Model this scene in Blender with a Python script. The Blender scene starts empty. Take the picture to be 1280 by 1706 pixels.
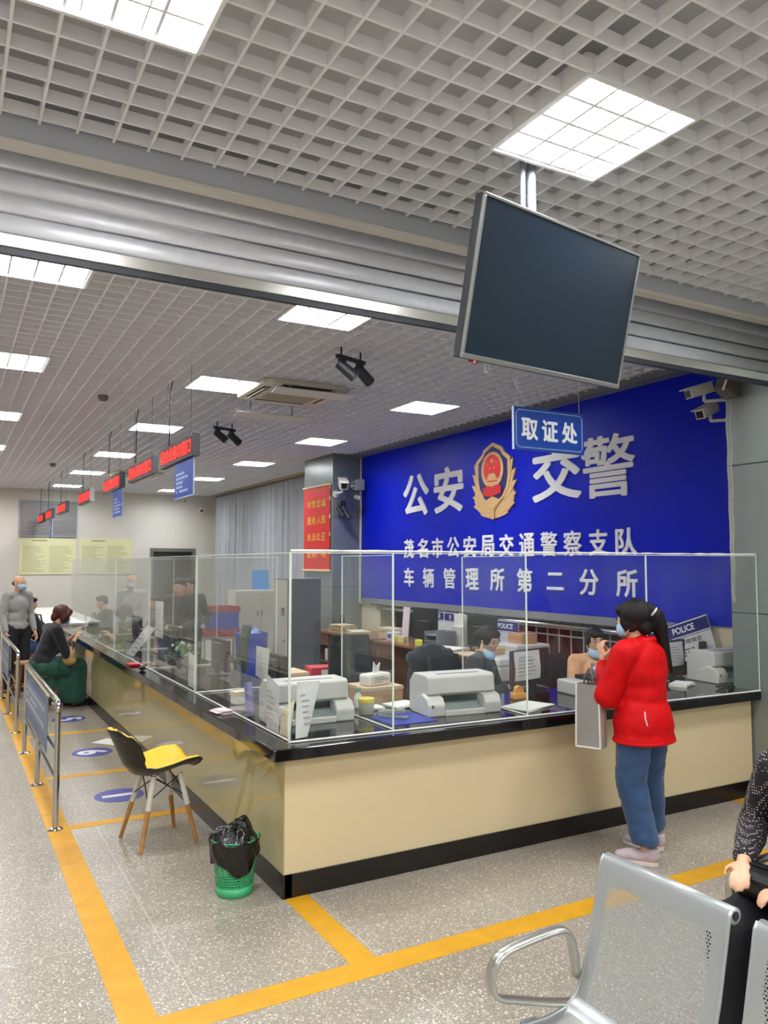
import bpy, bmesh, math, random
from mathutils import Vector, Matrix, noise as mnoise
R = math.radians
V = Vector
random.seed(7)
scn = bpy.context.scene
COL = scn.collection

# ------------------------------------------------------------------ camera, world, exposure
cam = bpy.data.cameras.new('camera')
cam.sensor_fit = 'VERTICAL'; cam.sensor_height = 36.0; cam.lens = 36.0 * 1307.9 / 1706.0
cam.clip_start = 0.05; cam.clip_end = 100
camo = bpy.data.objects.new('camera', cam); COL.objects.link(camo)
camo.location = (0, 0, 1.75)
camo.rotation_euler = (R(90 + 3.806), 0, R(-29.05))
scn.camera = camo
wd = bpy.data.worlds.new('world'); scn.world = wd; wd.use_nodes = True
wd.node_tree.nodes['Background'].inputs[0].default_value = (0.5, 0.6, 0.8, 1)
wd.node_tree.nodes['Background'].inputs[1].default_value = 0.05
scn.view_settings.view_transform = 'Standard'
scn.view_settings.look = 'None'
scn.view_settings.gamma = 1.0
scn.view_settings.exposure = 1.2
scn.view_settings.use_curve_mapping = False
LAMP = 26.0          # radiance of the ceiling lamp tubes behind their louvres
scn.cycles.use_denoising = True
scn.cycles.max_bounces = 10
scn.cycles.transparent_max_bounces = 24
scn.cycles.sample_clamp_indirect = 6.0

# ------------------------------------------------------------------ materials
def lin(h):
    h = h.lstrip('#'); o = []
    for i in (0, 2, 4):
        c = int(h[i:i + 2], 16) / 255.0
        o.append(c / 12.92 if c <= 0.04045 else ((c + 0.055) / 1.055) ** 2.4)
    return (o[0], o[1], o[2], 1.0)
MATS = {}
def mat(key, hexc='#888888', rough=0.5, metal=0.0, var=0.0, vscale=8.0, bump=0.0, bscale=60.0, emit=0.0, spec=None, sheen=0.0, coat=0.0):
    if key in MATS: return MATS[key]
    m = bpy.data.materials.new(key); m.use_nodes = True
    nt = m.node_tree; b = nt.nodes['Principled BSDF']; L = nt.links
    c = lin(hexc)
    b.inputs['Base Color'].default_value = c
    b.inputs['Roughness'].default_value = rough
    b.inputs['Metallic'].default_value = metal
    if spec is not None: b.inputs['Specular IOR Level'].default_value = spec
    if sheen: b.inputs['Sheen Weight'].default_value = sheen
    if coat: b.inputs['Coat Weight'].default_value = coat; b.inputs['Coat Roughness'].default_value = 0.05
    tc = nt.nodes.new('ShaderNodeTexCoord')
    if var:
        n = nt.nodes.new('ShaderNodeTexNoise'); n.inputs['Scale'].default_value = vscale; n.inputs['Detail'].default_value = 4
        L.new(tc.outputs['Object'], n.inputs['Vector'])
        mr = nt.nodes.new('ShaderNodeMapRange'); mr.inputs[1].default_value = 0.3; mr.inputs[2].default_value = 0.7
        mr.inputs[3].default_value = 1 - var; mr.inputs[4].default_value = 1 + var
        L.new(n.outputs['Fac'], mr.inputs[0])
        mx = nt.nodes.new('ShaderNodeMix'); mx.data_type = 'RGBA'; mx.blend_type = 'MULTIPLY'; mx.inputs[0].default_value = 1
        mx.inputs[6].default_value = c
        L.new(mr.outputs[0], mx.inputs[7]); L.new(mx.outputs[2], b.inputs['Base Color'])
    if bump:
        n2 = nt.nodes.new('ShaderNodeTexNoise'); n2.inputs['Scale'].default_value = bscale; n2.inputs['Detail'].default_value = 3
        L.new(tc.outputs['Object'], n2.inputs['Vector'])
        bp = nt.nodes.new('ShaderNodeBump'); bp.inputs['Strength'].default_value = bump; bp.inputs['Distance'].default_value = 0.01
        L.new(n2.outputs['Fac'], bp.inputs['Height']); L.new(bp.outputs[0], b.inputs['Normal'])
    if emit:
        b.inputs['Emission Color'].default_value = c; b.inputs['Emission Strength'].default_value = emit
    MATS[key] = m
    return m

def glass_mat():
    m = bpy.data.materials.new('clear acrylic'); m.use_nodes = True
    nt = m.node_tree; nt.nodes.clear(); N = nt.nodes.new; L = nt.links
    out = N('ShaderNodeOutputMaterial'); tr = N('ShaderNodeBsdfTransparent'); gl = N('ShaderNodeBsdfGlossy')
    df = N('ShaderNodeBsdfDiffuse'); df.inputs[0].default_value = (0.75, 0.85, 0.8, 1)
    tr.inputs[0].default_value = (0.98, 0.99, 0.985, 1); gl.inputs[0].default_value = (1, 1, 1, 1); gl.inputs[1].default_value = 0.02
    lw = N('ShaderNodeLayerWeight'); lw.inputs[0].default_value = 0.5      # thin sheet: Schlick reflectance, the same from both faces
    pw = N('ShaderNodeMath'); pw.operation = 'POWER'; L.new(lw.outputs['Facing'], pw.inputs[0]); pw.inputs[1].default_value = 5.0
    fr = N('ShaderNodeMath'); fr.operation = 'MULTIPLY_ADD'; L.new(pw.outputs[0], fr.inputs[0]); fr.inputs[1].default_value = 0.8; fr.inputs[2].default_value = 0.028
    mx = N('ShaderNodeMixShader'); mx2 = N('ShaderNodeMixShader')
    tc = N('ShaderNodeTexCoord'); n = N('ShaderNodeTexNoise'); n.inputs['Scale'].default_value = 3; n.inputs['Detail'].default_value = 6
    L.new(tc.outputs['Object'], n.inputs['Vector'])
    mr = N('ShaderNodeMapRange'); mr.inputs[1].default_value = 0.35; mr.inputs[2].default_value = 0.8; mr.inputs[3].default_value = 0.0; mr.inputs[4].default_value = 0.025
    L.new(n.outputs['Fac'], mr.inputs[0])
    L.new(mr.outputs[0], mx2.inputs[0]); L.new(tr.outputs[0], mx2.inputs[1]); L.new(df.outputs[0], mx2.inputs[2])
    L.new(fr.outputs[0], mx.inputs[0]); L.new(mx2.outputs[0], mx.inputs[1]); L.new(gl.outputs[0], mx.inputs[2])
    L.new(mx.outputs[0], out.inputs[0])
    return m
GLASS = glass_mat()
GEDGE = mat('polished acrylic edge', '#e3eee2', 0.25, emit=0.0)
SILI = mat('white silicone', '#f2f2ea', 0.4)

def floor_mat():
    m = bpy.data.materials.new('terrazzo'); m.use_nodes = True
    nt = m.node_tree; b = nt.nodes['Principled BSDF']; N = nt.nodes.new; L = nt.links
    tc = N('ShaderNodeTexCoord')
    def vor(scale, lo, hi, seed):
        mp = N('ShaderNodeMapping'); mp.inputs['Location'].default_value = (seed, seed * 0.7, 0); L.new(tc.outputs['Object'], mp.inputs[0])
        v = N('ShaderNodeTexVoronoi'); v.inputs['Scale'].default_value = scale; v.inputs['Randomness'].default_value = 1; L.new(mp.outputs[0], v.inputs['Vector'])
        r = N('ShaderNodeMapRange'); r.inputs[1].default_value = lo; r.inputs[2].default_value = hi; r.inputs[3].default_value = 1; r.inputs[4].default_value = 0
        L.new(v.outputs['Distance'], r.inputs[0]); return r.outputs[0], v
    cur = None
    n = N('ShaderNodeTexNoise'); n.inputs['Scale'].default_value = 1.3; n.inputs['Detail'].default_value = 5; L.new(tc.outputs['Object'], n.inputs['Vector'])
    ramp = N('ShaderNodeValToRGB'); ramp.color_ramp.elements[0].position = 0.3; ramp.color_ramp.elements[1].position = 0.7
    ramp.color_ramp.elements[0].color = lin('#8f8678'); ramp.color_ramp.elements[1].color = lin('#a0978a')
    L.new(n.outputs['Fac'], ramp.inputs[0]); cur = ramp.outputs[0]
    for scale, lo, hi, seed, colr in ((120, 0.22, 0.30, 1.3, '#6f675b'), (60, 0.24, 0.30, 4.1, '#c4bba9'), (38, 0.17, 0.21, 7.7, '#dcd4c4'), (45, 0.13, 0.17, 9.9, '#5f584d'), (95, 0.2, 0.28, 12.2, '#c9c0b0')):
        f, v = vor(scale, lo, hi, seed)
        mx = N('ShaderNodeMix'); mx.data_type = 'RGBA'; mx.inputs[7].default_value = lin(colr)
        L.new(f, mx.inputs[0]); L.new(cur, mx.inputs[6]); cur = mx.outputs[2]
    # thin joints of the slabs
    sx = N('ShaderNodeSeparateXYZ'); L.new(tc.outputs['Object'], sx.inputs[0])
    masks = []
    for ax, off in ((0, 0.93), (1, 3.905)):
        a = N('ShaderNodeMath'); a.operation = 'SUBTRACT'; L.new(sx.outputs[ax], a.inputs[0]); a.inputs[1].default_value = off
        p = N('ShaderNodeMath'); p.operation = 'PINGPONG'; L.new(a.outputs[0], p.inputs[0]); p.inputs[1].default_value = 0.4083
        c = N('ShaderNodeMath'); c.operation = 'LESS_THAN'; L.new(p.outputs[0], c.inputs[0]); c.inputs[1].default_value = 0.0022
        masks.append(c)
    mxm = N('ShaderNodeMath'); mxm.operation = 'MAXIMUM'; L.new(masks[0].outputs[0], mxm.inputs[0]); L.new(masks[1].outputs[0], mxm.inputs[1])
    mj = N('ShaderNodeMix'); mj.data_type = 'RGBA'; mj.inputs[7].default_value = lin('#bdb7a8')
    L.new(mxm.outputs[0], mj.inputs[0]); L.new(cur, mj.inputs[6])
    L.new(mj.outputs[2], b.inputs['Base Color'])
    b.inputs['Roughness'].default_value = 0.28
    return m

def cloth_mat(key, hexc, scale=400, rough=0.85, var=0.12, bump=0.25):
    return mat(key, hexc, rough, 0, var=var, vscale=14, bump=bump, bscale=scale, sheen=0.2)

def dots_mat(key, base, dot, scale, size):
    m = bpy.data.materials.new(key); m.use_nodes = True
    nt = m.node_tree; b = nt.nodes['Principled BSDF']; N = nt.nodes.new; L = nt.links
    tc = N('ShaderNodeTexCoord'); v = N('ShaderNodeTexVoronoi'); v.inputs['Scale'].default_value = scale; v.inputs['Randomness'].default_value = 0.25
    L.new(tc.outputs['Object'], v.inputs['Vector'])
    c = N('ShaderNodeMath'); c.operation = 'LESS_THAN'; L.new(v.outputs['Distance'], c.inputs[0]); c.inputs[1].default_value = size
    mx = N('ShaderNodeMix'); mx.data_type = 'RGBA'; mx.inputs[6].default_value = lin(base); mx.inputs[7].default_value = lin(dot)
    L.new(c.outputs[0], mx.inputs[0]); L.new(mx.outputs[2], b.inputs['Base Color']); b.inputs['Roughness'].default_value = 0.8
    return m

def perf_mat(key, hexc, pitch, hole):
    """sheet steel with rows of real see-through holes (alpha from a dot pattern in the sheet's own coordinates)"""
    m = bpy.data.materials.new(key); m.use_nodes = True
    nt = m.node_tree; b = nt.nodes['Principled BSDF']; N = nt.nodes.new; L = nt.links
    b.inputs['Base Color'].default_value = lin(hexc); b.inputs['Metallic'].default_value = 0.55; b.inputs['Roughness'].default_value = 0.38
    uv = N('ShaderNodeUVMap'); sp = N('ShaderNodeSeparateXYZ'); L.new(uv.outputs[0], sp.inputs[0])
    row = N('ShaderNodeMath'); row.operation = 'DIVIDE'; L.new(sp.outputs[1], row.inputs[0]); row.inputs[1].default_value = pitch
    fl = N('ShaderNodeMath'); fl.operation = 'FLOOR'; L.new(row.outputs[0], fl.inputs[0])
    odd = N('ShaderNodeMath'); odd.operation = 'MODULO'; L.new(fl.outputs[0], odd.inputs[0]); odd.inputs[1].default_value = 2
    half = N('ShaderNodeMath'); half.operation = 'MULTIPLY'; L.new(odd.outputs[0], half.inputs[0]); half.inputs[1].default_value = 0.5
    cu = N('ShaderNodeMath'); cu.operation = 'DIVIDE'; L.new(sp.outputs[0], cu.inputs[0]); cu.inputs[1].default_value = pitch
    ad = N('ShaderNodeMath'); ad.operation = 'ADD'; L.new(cu.outputs[0], ad.inputs[0]); L.new(half.outputs[0], ad.inputs[1])
    ds = []
    for s in (ad, row):
        f = N('ShaderNodeMath'); f.operation = 'FRACT'; L.new(s.outputs[0], f.inputs[0])
        u = N('ShaderNodeMath'); u.operation = 'SUBTRACT'; L.new(f.outputs[0], u.inputs[0]); u.inputs[1].default_value = 0.5
        q = N('ShaderNodeMath'); q.operation = 'MULTIPLY'; L.new(u.outputs[0], q.inputs[0]); L.new(u.outputs[0], q.inputs[1]); ds.append(q)
    sm = N('ShaderNodeMath'); sm.operation = 'ADD'; L.new(ds[0].outputs[0], sm.inputs[0]); L.new(ds[1].outputs[0], sm.inputs[1])
    g = N('ShaderNodeMath'); g.operation = 'GREATER_THAN'; L.new(sm.outputs[0], g.inputs[0]); g.inputs[1].default_value = hole * hole
    L.new(g.outputs[0], b.inputs['Alpha'])
    return m

# ------------------------------------------------------------------ mesh builder
class MB:
    def __init__(s): s.bm = bmesh.new(); s.mi = 0
    def _f(s, f): f.material_index = s.mi; return f
    def face(s, pts):
        return s._f(s.bm.faces.new([s.bm.verts.new(p) for p in pts]))
    def box(s, c, size, rot=None):
        hx, hy, hz = size[0] / 2, size[1] / 2, size[2] / 2
        vs = []
        for z in (-hz, hz):
            for x, y in ((-hx, -hy), (hx, -hy), (hx, hy), (-hx, hy)):
                p = V((x, y, z))
                if rot is not None: p = rot @ p
                vs.append(s.bm.verts.new(p + V(c)))
        for q in ((3, 2, 1, 0), (4, 5, 6, 7), (0, 1, 5, 4), (1, 2, 6, 5), (2, 3, 7, 6), (3, 0, 4, 7)):
            s._f(s.bm.faces.new([vs[i] for i in q]))
        return s
    def bx(s, x0, x1, y0, y1, z0, z1):
        return s.box(((x0 + x1) / 2, (y0 + y1) / 2, (z0 + z1) / 2), (abs(x1 - x0), abs(y1 - y0), abs(z1 - z0)))
    def cone(s, p0, r0, p1, r1, n=16, caps=True):
        p0, p1 = V(p0), V(p1); d = (p1 - p0)
        if d.length < 1e-6: return s
        q = d.to_track_quat('Z', 'Y'); A, B = [], []
        for i in range(n):
            a = 2 * math.pi * i / n; u = q @ V((math.cos(a), math.sin(a), 0))
            A.append(s.bm.verts.new(p0 + u * r0)); B.append(s.bm.verts.new(p1 + u * r1))
        for i in range(n):
            j = (i + 1) % n; s._f(s.bm.faces.new((A[i], A[j], B[j], B[i])))
        if caps:
            s._f(s.bm.faces.new(A[::-1])); s._f(s.bm.faces.new(B))
        return s
    def cyl(s, p0, p1, r, n=16): return s.cone(p0, r, p1, r, n)
    def tube(s, pts, r, n=10, closed=False, flat=None):
        """round (or elliptical: flat=(ra, rb)) tube through points"""
        pts = [V(p) for p in pts]; N = len(pts); rings = []
        up = V((0, 0, 1)); prev = None
        for i, p in enumerate(pts):
            if closed: t = pts[(i + 1) % N] - pts[i - 1]
            else: t = pts[min(i + 1, N - 1)] - pts[max(i - 1, 0)]
            t.normalize()
            if prev is None:
                a = up if abs(t.dot(up)) < 0.95 else V((1, 0, 0)); x = t.cross(a).normalized()
            else: x = (prev - t * prev.dot(t)).normalized()
            prev = x; y = t.cross(x)
            rr = r[i] if isinstance(r, (list, tuple)) else r
            ra, rb = flat if flat else (rr, rr)
            rings.append([s.bm.verts.new(p + x * math.cos(2 * math.pi * k / n) * ra + y * math.sin(2 * math.pi * k / n) * rb) for k in range(n)])
        M = N if closed else N - 1
        for i in range(M):
            a, b = rings[i], rings[(i + 1) % N]
            for k in range(n):
                s._f(s.bm.faces.new((a[k], a[(k + 1) % n], b[(k + 1) % n], b[k])))
        if not closed:
            s._f(s.bm.faces.new(rings[0][::-1])); s._f(s.bm.faces.new(rings[-1]))
        return s
    def lathe(s, prof, c=(0, 0, 0), n=32, caps=True):
        c = V(c); rings = [[s.bm.verts.new(c + V((r * math.cos(2 * math.pi * k / n), r * math.sin(2 * math.pi * k / n), z))) for k in range(n)] for r, z in prof]
        for a, b in zip(rings, rings[1:]):
            for k in range(n): s._f(s.bm.faces.new((a[k], a[(k + 1) % n], b[(k + 1) % n], b[k])))
        if caps: s._f(s.bm.faces.new(rings[0][::-1])); s._f(s.bm.faces.new(rings[-1]))
        return s
    def prism(s, poly, origin, ux, uy, depth):
        """extrude a 2-D outline; depth along ux x uy"""
        ux, uy = V(ux), V(uy); un = ux.cross(uy).normalized(); o = V(origin)
        A = [s.bm.verts.new(o + ux * x + uy * y) for x, y in poly]; B = [s.bm.verts.new(o + ux * x + uy * y + un * depth) for x, y in poly]
        n = len(poly)
        s._f(s.bm.faces.new(A[::-1])); s._f(s.bm.faces.new(B))
        for i in range(n):
            j = (i + 1) % n; s._f(s.bm.faces.new((A[i], A[j], B[j], B[i])))
        return s
    def sphere(s, c, r, sub=2, rot=None):
        rr = r if isinstance(r, (tuple, list)) else (r, r, r)
        res = bmesh.ops.create_icosphere(s.bm, subdivisions=sub, radius=1)
        for v in res['verts']:
            p = V((v.co.x * rr[0], v.co.y * rr[1], v.co.z * rr[2]))
            if rot is not None: p = rot @ p
            v.co = p + V(c)
        for f in {f for v in res['verts'] for f in v.link_faces}: s._f(f)
        return s
    def grid(s, fn, nu, nv, closed_u=False, thick=None):
        G = [[s.bm.verts.new(fn(i / nu, j / nv)) for j in range(nv + 1)] for i in range(nu + (0 if closed_u else 1))]
        m = len(G)
        for i in range(nu):
            for j in range(nv):
                s._f(s.bm.faces.new((G[i][j], G[(i + 1) % m][j], G[(i + 1) % m][j + 1], G[i][j + 1])))
        return s
    def obj(s, name, m, parent=None, bevel=0.0, smooth=False, solid=0.0, subsurf=0, seg=2, loc=None):
        if not solid: bmesh.ops.recalc_face_normals(s.bm, faces=s.bm.faces)
        me = bpy.data.meshes.new(name); s.bm.to_mesh(me); s.bm.free()
        for x in (m if isinstance(m, (list, tuple)) else [m]): me.materials.append(x)
        o = bpy.data.objects.new(name, me); COL.objects.link(o)
        if parent is not None: o.parent = parent
        if loc is not None: o.location = loc
        if smooth:
            for p in me.polygons: p.use_smooth = True
        if solid:
            md = o.modifiers.new('solid', 'SOLIDIFY'); md.thickness = solid; md.offset = 0
        if subsurf:
            md = o.modifiers.new('sub', 'SUBSURF'); md.levels = subsurf; md.render_levels = subsurf
        if bevel:
            md = o.modifiers.new('bevel', 'BEVEL'); md.width = bevel; md.segments = seg; md.limit_method = 'ANGLE'; md.angle_limit = R(35)
        return o

def B(name, c, size, m, parent=None, bevel=0.0, rot=None):
    return MB().box(c, size, rot).obj(name, m, parent, bevel)
def tag(o, label, cat, group=None):
    o['label'] = label; o['category'] = cat
    if group: o['group'] = group
    return o
def thing(name, label, cat, loc=(0, 0, 0), rz=0.0, group=None):
    o = bpy.data.objects.new(name, None); COL.objects.link(o); o.empty_display_size = 0.1
    o.location = loc; o.rotation_euler = (0, 0, rz)
    return tag(o, label, cat, group)
def struct(o):
    o['kind'] = 'structure'; return o
def kids(o): return [c for c in COL.objects if c.parent == o]
def dup(o, loc, rz=None, label=None, parent=None):
    r = o.copy(); COL.objects.link(r)
    if parent is not None: r.parent = parent
    else:
        r.location = loc
        if rz is not None: r.rotation_euler = (0, 0, rz)
    if label: r['label'] = label
    for c in kids(o): dup(c, None, parent=r)
    return r
def rotz(a): return Matrix.Rotation(a, 3, 'Z')

FONTCACHE = {}
def text_mesh(body, bold=0.0, depth=0.0):
    k = (body, bold, depth)
    if k in FONTCACHE: return FONTCACHE[k]
    cu = bpy.data.curves.new('text', 'FONT'); cu.body = body; cu.size = 1; cu.offset = bold; cu.extrude = depth; cu.resolution_u = 3
    o = bpy.data.objects.new('text', cu); COL.objects.link(o)
    dg = bpy.context.evaluated_depsgraph_get()
    me = bpy.data.meshes.new_from_object(o.evaluated_get(dg))
    data = ([v.co.copy() for v in me.vertices], [tuple(p.vertices) for p in me.polygons])
    bpy.data.objects.remove(o); bpy.data.curves.remove(cu); bpy.data.meshes.remove(me)
    FONTCACHE[k] = data
    return data
def text(mb, body, origin, ux, uy, w, h, bold=0.02, depth=0.002):
    """lettering fitted to a w x h box centred at origin, spanned by ux (reading direction) and uy (up), raised by depth along ux x uy;
    bold thickens the strokes with slightly shifted copies"""
    vs, fs = text_mesh(body, 0.0, 0.5)
    xs = [v.x for v in vs]; ys = [v.y for v in vs]
    x0, x1, y0, y1 = min(xs) - bold, max(xs) + bold, min(ys) - bold, max(ys) + bold
    ux, uy = V(ux).normalized(), V(uy).normalized(); n = ux.cross(uy); o = V(origin)
    sh = [(0, 0)]
    if bold: sh = [(bold * math.cos(k * math.pi / 4), bold * math.sin(k * math.pi / 4)) for k in range(8)]
    for i, (sx, sy) in enumerate(sh):
        dz = depth * (1 + 0.012 * i)
        W = [mb.bm.verts.new(o + ux * ((v.x + sx - (x0 + x1) / 2) / (x1 - x0) * w) + uy * ((v.y + sy - (y0 + y1) / 2) / (y1 - y0) * h) + n * ((v.z + 0.5) * dz)) for v in vs]
        for f in fs:
            try: mb._f(mb.bm.faces.new([W[k] for k in f]))
            except ValueError: pass
    return mb
def marks(mb, origin, ux, uy, w, h, rows, cols, seed=0, fill=0.75, depth=0.001):
    """rows of tiny unreadable print"""
    rnd = random.Random(seed); ux, uy = V(ux).normalized(), V(uy).normalized(); n = ux.cross(uy); o = V(origin)
    ch, cw = h / rows, w / cols
    for r in range(rows):
        k = rnd.randint(int(cols * 0.5), cols)
        for c in range(k):
            if rnd.random() > fill + 0.15: continue
            cx = -w / 2 + (c + .5) * cw; cy = h / 2 - (r + .5) * ch
            a = cw * 0.36; b = ch * 0.28
            mb.face([o + ux * (cx + sx * a) + uy * (cy + sy * b) + n * depth for sx, sy in ((-1, -1), (1, -1), (1, 1), (-1, 1))])
    return mb
def lines(mb, origin, ux, uy, w, h, rows, seed=0, frac=0.35, depth=0.001):
    rnd = random.Random(seed); ux, uy = V(ux).normalized(), V(uy).normalized(); n = ux.cross(uy); o = V(origin); ch = h / rows
    for r in range(rows):
        l = w * rnd.uniform(0.55, 1.0); cy = h / 2 - (r + .5) * ch; b = ch * frac / 2
        mb.face([o + ux * x + uy * (cy + y) + n * depth for x, y in ((-w / 2, -b), (-w / 2 + l, -b), (-w / 2 + l, b), (-w / 2, b))])
    return mb

# ================================================================== THE SETTING
WHITE = mat('white wall paint', '#d3cfc6', 0.7, var=0.03, vscale=2)
GRIDM = mat('white ceiling grid', '#f2f2f5', 0.45)
PLEN = mat('grey plenum', '#d2d2d4', 0.8, var=0.12, vscale=1.5)
ALU = mat('brushed aluminium', '#eef0f8', 0.36, metal=0.25, var=0.03, vscale=20)
CLAD = mat('grey metal cladding', '#8b9390', 0.3, metal=0.4, var=0.04, vscale=3)
DARK = mat('near black', '#0c0c0e', 0.4)
STEEL = mat('stainless steel', '#c9c8c2', 0.13, metal=1.0)
GREYMETAL = mat('grey painted metal', '#8f9196', 0.45)
YEL = mat('yellow floor tape', '#cf9718', 0.45, var=0.08, vscale=9)

fl = MB().bx(-3.0, 6.5, -4.0, 21.0, -0.1, 0.0).obj('floor', floor_mat()); struct(fl)
struct(MB().bx(-3.1, -3.0, -4.0, 21.0, 0, 4.0).obj('wall_left', WHITE))
struct(MB().bx(-3.1, 6.6, -4.1, -4.0, 0, 4.0).obj('wall_back', WHITE))
fw = MB()
fw.bx(-3.1, 4.63, 20.95, 21.1, 0, 4.0); fw.bx(5.82, 6.6, 20.95, 21.1, 0, 4.0); fw.bx(4.63, 5.82, 20.95, 21.1, 2.17, 4.0)
struct(fw.obj('wall_far', WHITE))
# door in the far wall
dr = MB(); dr.bx(4.63, 5.82, 21.12, 21.16, 0, 2.17); d1 = struct(dr.obj('door_1', mat('dark door void', '#3c4642', 0.35)))
fm = MB(); fm.bx(4.63, 4.71, 20.9, 21.1, 0, 2.17); fm.bx(5.74, 5.82, 20.9, 21.1, 0, 2.17); fm.bx(4.71, 5.74, 20.9, 21.1, 2.08, 2.17)
fm.obj('door_frame', mat('door frame steel', '#8b8a80', 0.3, metal=0.7), d1)
lf = MB(); lf.bx(4.74, 5.2, 21.06, 21.1, 0.0, 2.06); lf.obj('door_leaf', mat('green glass leaf', '#4d5a54', 0.2), d1)

# right wall: plain wall, long low window behind the desks, recessed curtained window beyond the far pillar
rw = MB()
rw.bx(6.15, 6.5, 4.1, 11.85, 1.10, 4.0); rw.bx(6.15, 6.5, 4.1, 11.85, 0, 0.55); rw.bx(6.15, 6.5, 4.1, 5.12, 0.55, 1.10); rw.bx(6.15, 6.5, 11.2, 11.85, 0.55, 1.10)
rw.bx(6.45, 6.6, 11.85, 21.0, 0, 4.0)
struct(rw.obj('wall_right', mat('cream wall paint', '#e8dcc0', 0.6)))
w1 = MB(); w1.bx(6.44, 6.49, 5.12, 11.2, 0.55, 1.10); w1 = struct(w1.obj('window_1', mat('night window', '#0d0d12', 0.1)))
wb = MB()
for i in range(23):
    wb.cyl((6.2, 5.2 + i * 0.2, 0.55), (6.2, 5.2 + i * 0.2, 1.06), 0.009, 8)
wb.cyl((6.2, 5.12, 0.93), (6.2, 9.7, 0.93), 0.009, 8)
wb.obj('window_bars', mat('painted window bars', '#b9b2ae', 0.4), w1)
MB().cyl((6.12, 5.12, 1.045), (6.12, 11.2, 1.045), 0.03, 14).obj('window_rail', STEEL, w1)
cu = MB(); cu.grid(lambda u, v: V((6.36 + 0.03 * math.sin(u * 80), 5.15 + u * 4.4, 0.56 + v * 0.53)), 160, 1)
cu.obj('window_curtain', mat('maroon curtain', '#4a1420', 0.8), w1, smooth=True)
tr = MB(); tr.bx(6.10, 6.15, 5.12, 11.84, 1.105, 1.19)
struct(tr.obj('trim_1', mat('grey sill strip', '#8d8b8c', 0.45)))
sl = MB()
for i in range(38): sl.bx(6.098, 6.106, 5.2 + i * 0.165, 5.2 + i * 0.165 + 0.13, 1.085, 1.105)
struct(sl.obj('trim_2', mat('dark vent slots', '#2b2a2c', 0.6)))
# cornice strip above the blue sign wall
struct(MB().bx(5.95, 6.15, 4.1, 11.85, 3.56, 3.62).obj('trim_3', mat('grey cornice', '#77777b', 0.5)))

def clad_pillar(name, x0, x1, y0, y1):
    m = MB(); zs = [0.0, 1.37, 2.53, 3.62]
    for a, b in zip(zs, zs[1:]): m.bx(x0, x1, y0, y1, a + 0.003, b - 0.003)
    m.mi = 1; m.bx(x0 + .012, x1 - .012, y0 + .012, y1 - .012, 0, 3.6)
    return struct(m.obj(name, [CLAD, DARK], bevel=0.003))
clad_pillar('wall_pillar_near', 5.43, 6.5, -4.0, 4.12)
clad_pillar('wall_pillar_far', 5.6, 6.45, 11.85, 13.04)
BLACKST = mat('black polished stone', '#141214', 0.07, var=0.25, vscale=90, spec=0.6)
PLINTH = mat('black plinth', '#1a1513', 0.25)
struct(MB().bx(5.41, 5.43, -4.0, 3.93, 0, 0.12).obj('baseboard_right', PLINTH))

# ceilings: a closed slab and below it the open egg-crate grid of 150 mm cells
struct(MB().bx(-3.1, 6.6, -4.1, 21.1, 3.95, 4.05).obj('ceiling', PLEN))
def crate(name, x0, x1, y0, y1, ox, oy, p=0.15, t=0.012, h=0.055):
    m = MB(); z0 = 3.6
    k = math.ceil((x0 - ox) / p)
    while ox + k * p < x1: m.bx(ox + k * p - t / 2, ox + k * p + t / 2, y0, y1, z0, z0 + h); k += 1
    k = math.ceil((y0 - oy) / p)
    while oy + k * p < y1: m.bx(x0, x1, oy + k * p - t / 2, oy + k * p + t / 2, z0 + 0.0006, z0 + h - 0.0006); k += 1
    return struct(m.obj(name, GRIDM))
crate('ceiling_grid_near', -3.0, 5.43, -4.0, 3.5, 0.13, 2.11)
crate('ceiling_grid_far', -3.0, 6.15, 3.9, 20.95, 0.13, 4.87, t=0.013)
# fascia between the two ceilings, its lip and the rolled-down part of the shutter
fa = MB(); fa.bx(-3.0, 5.43, 3.50, 3.53, 3.50, 3.66); struct(fa.obj('trim_4', mat('grey fascia', '#b9bcc4', 0.5)))
fb = MB(); fb.bx(-3.0, 5.43, 3.485, 3.56, 3.485, 3.505); struct(fb.obj('trim_5', mat('cream lip', '#cfcabf', 0.4)))
struct(MB().bx(-3.0, 5.43, 3.86, 3.9, 3.3, 3.95).obj('trim_6', mat('grey fascia')))
shut = thing('roller_shutter', 'rolled-up aluminium roller shutter running across the whole ceiling above the counter', 'shutter', (1.2, 3.7, 3.12))
def shutter_slats():
    m = MB(); edges = [3.56, 3.464, 3.368, 3.275, 3.181]; x0, x1 = -4.2, 4.22; o = V((0, 0, -3.12))
    prof = []
    for a, b in zip(edges, edges[1:]):
        for k in range(9):
            u = k / 8; prof.append((-0.012 * math.sin(math.pi * u) ** 0.7 if 0 < u < 1 else 0.004, a + (b - a) * u - 3.12))
    m.grid(lambda u, v: V((x0 + (x1 - x0) * u, prof[round(v * (len(prof) - 1))][0], prof[round(v * (len(prof) - 1))][1])), 1, len(prof) - 1)
    return m
shutter_slats().obj('slat_curtain', ALU, shut, smooth=True, solid=0.004)
MB().bx(-4.2, 4.22, -0.02, 0.02, 0.0, 0.058).obj('bottom_bar', mat('bottom bar aluminium', '#c6c4bd', 0.28, metal=0.7), shut, bevel=0.004)
MB().bx(-4.2, 4.22, -0.012, 0.012, -0.03, 0.0).obj('rubber_seal', mat('blue black rubber', '#23262f', 0.5), shut)

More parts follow.
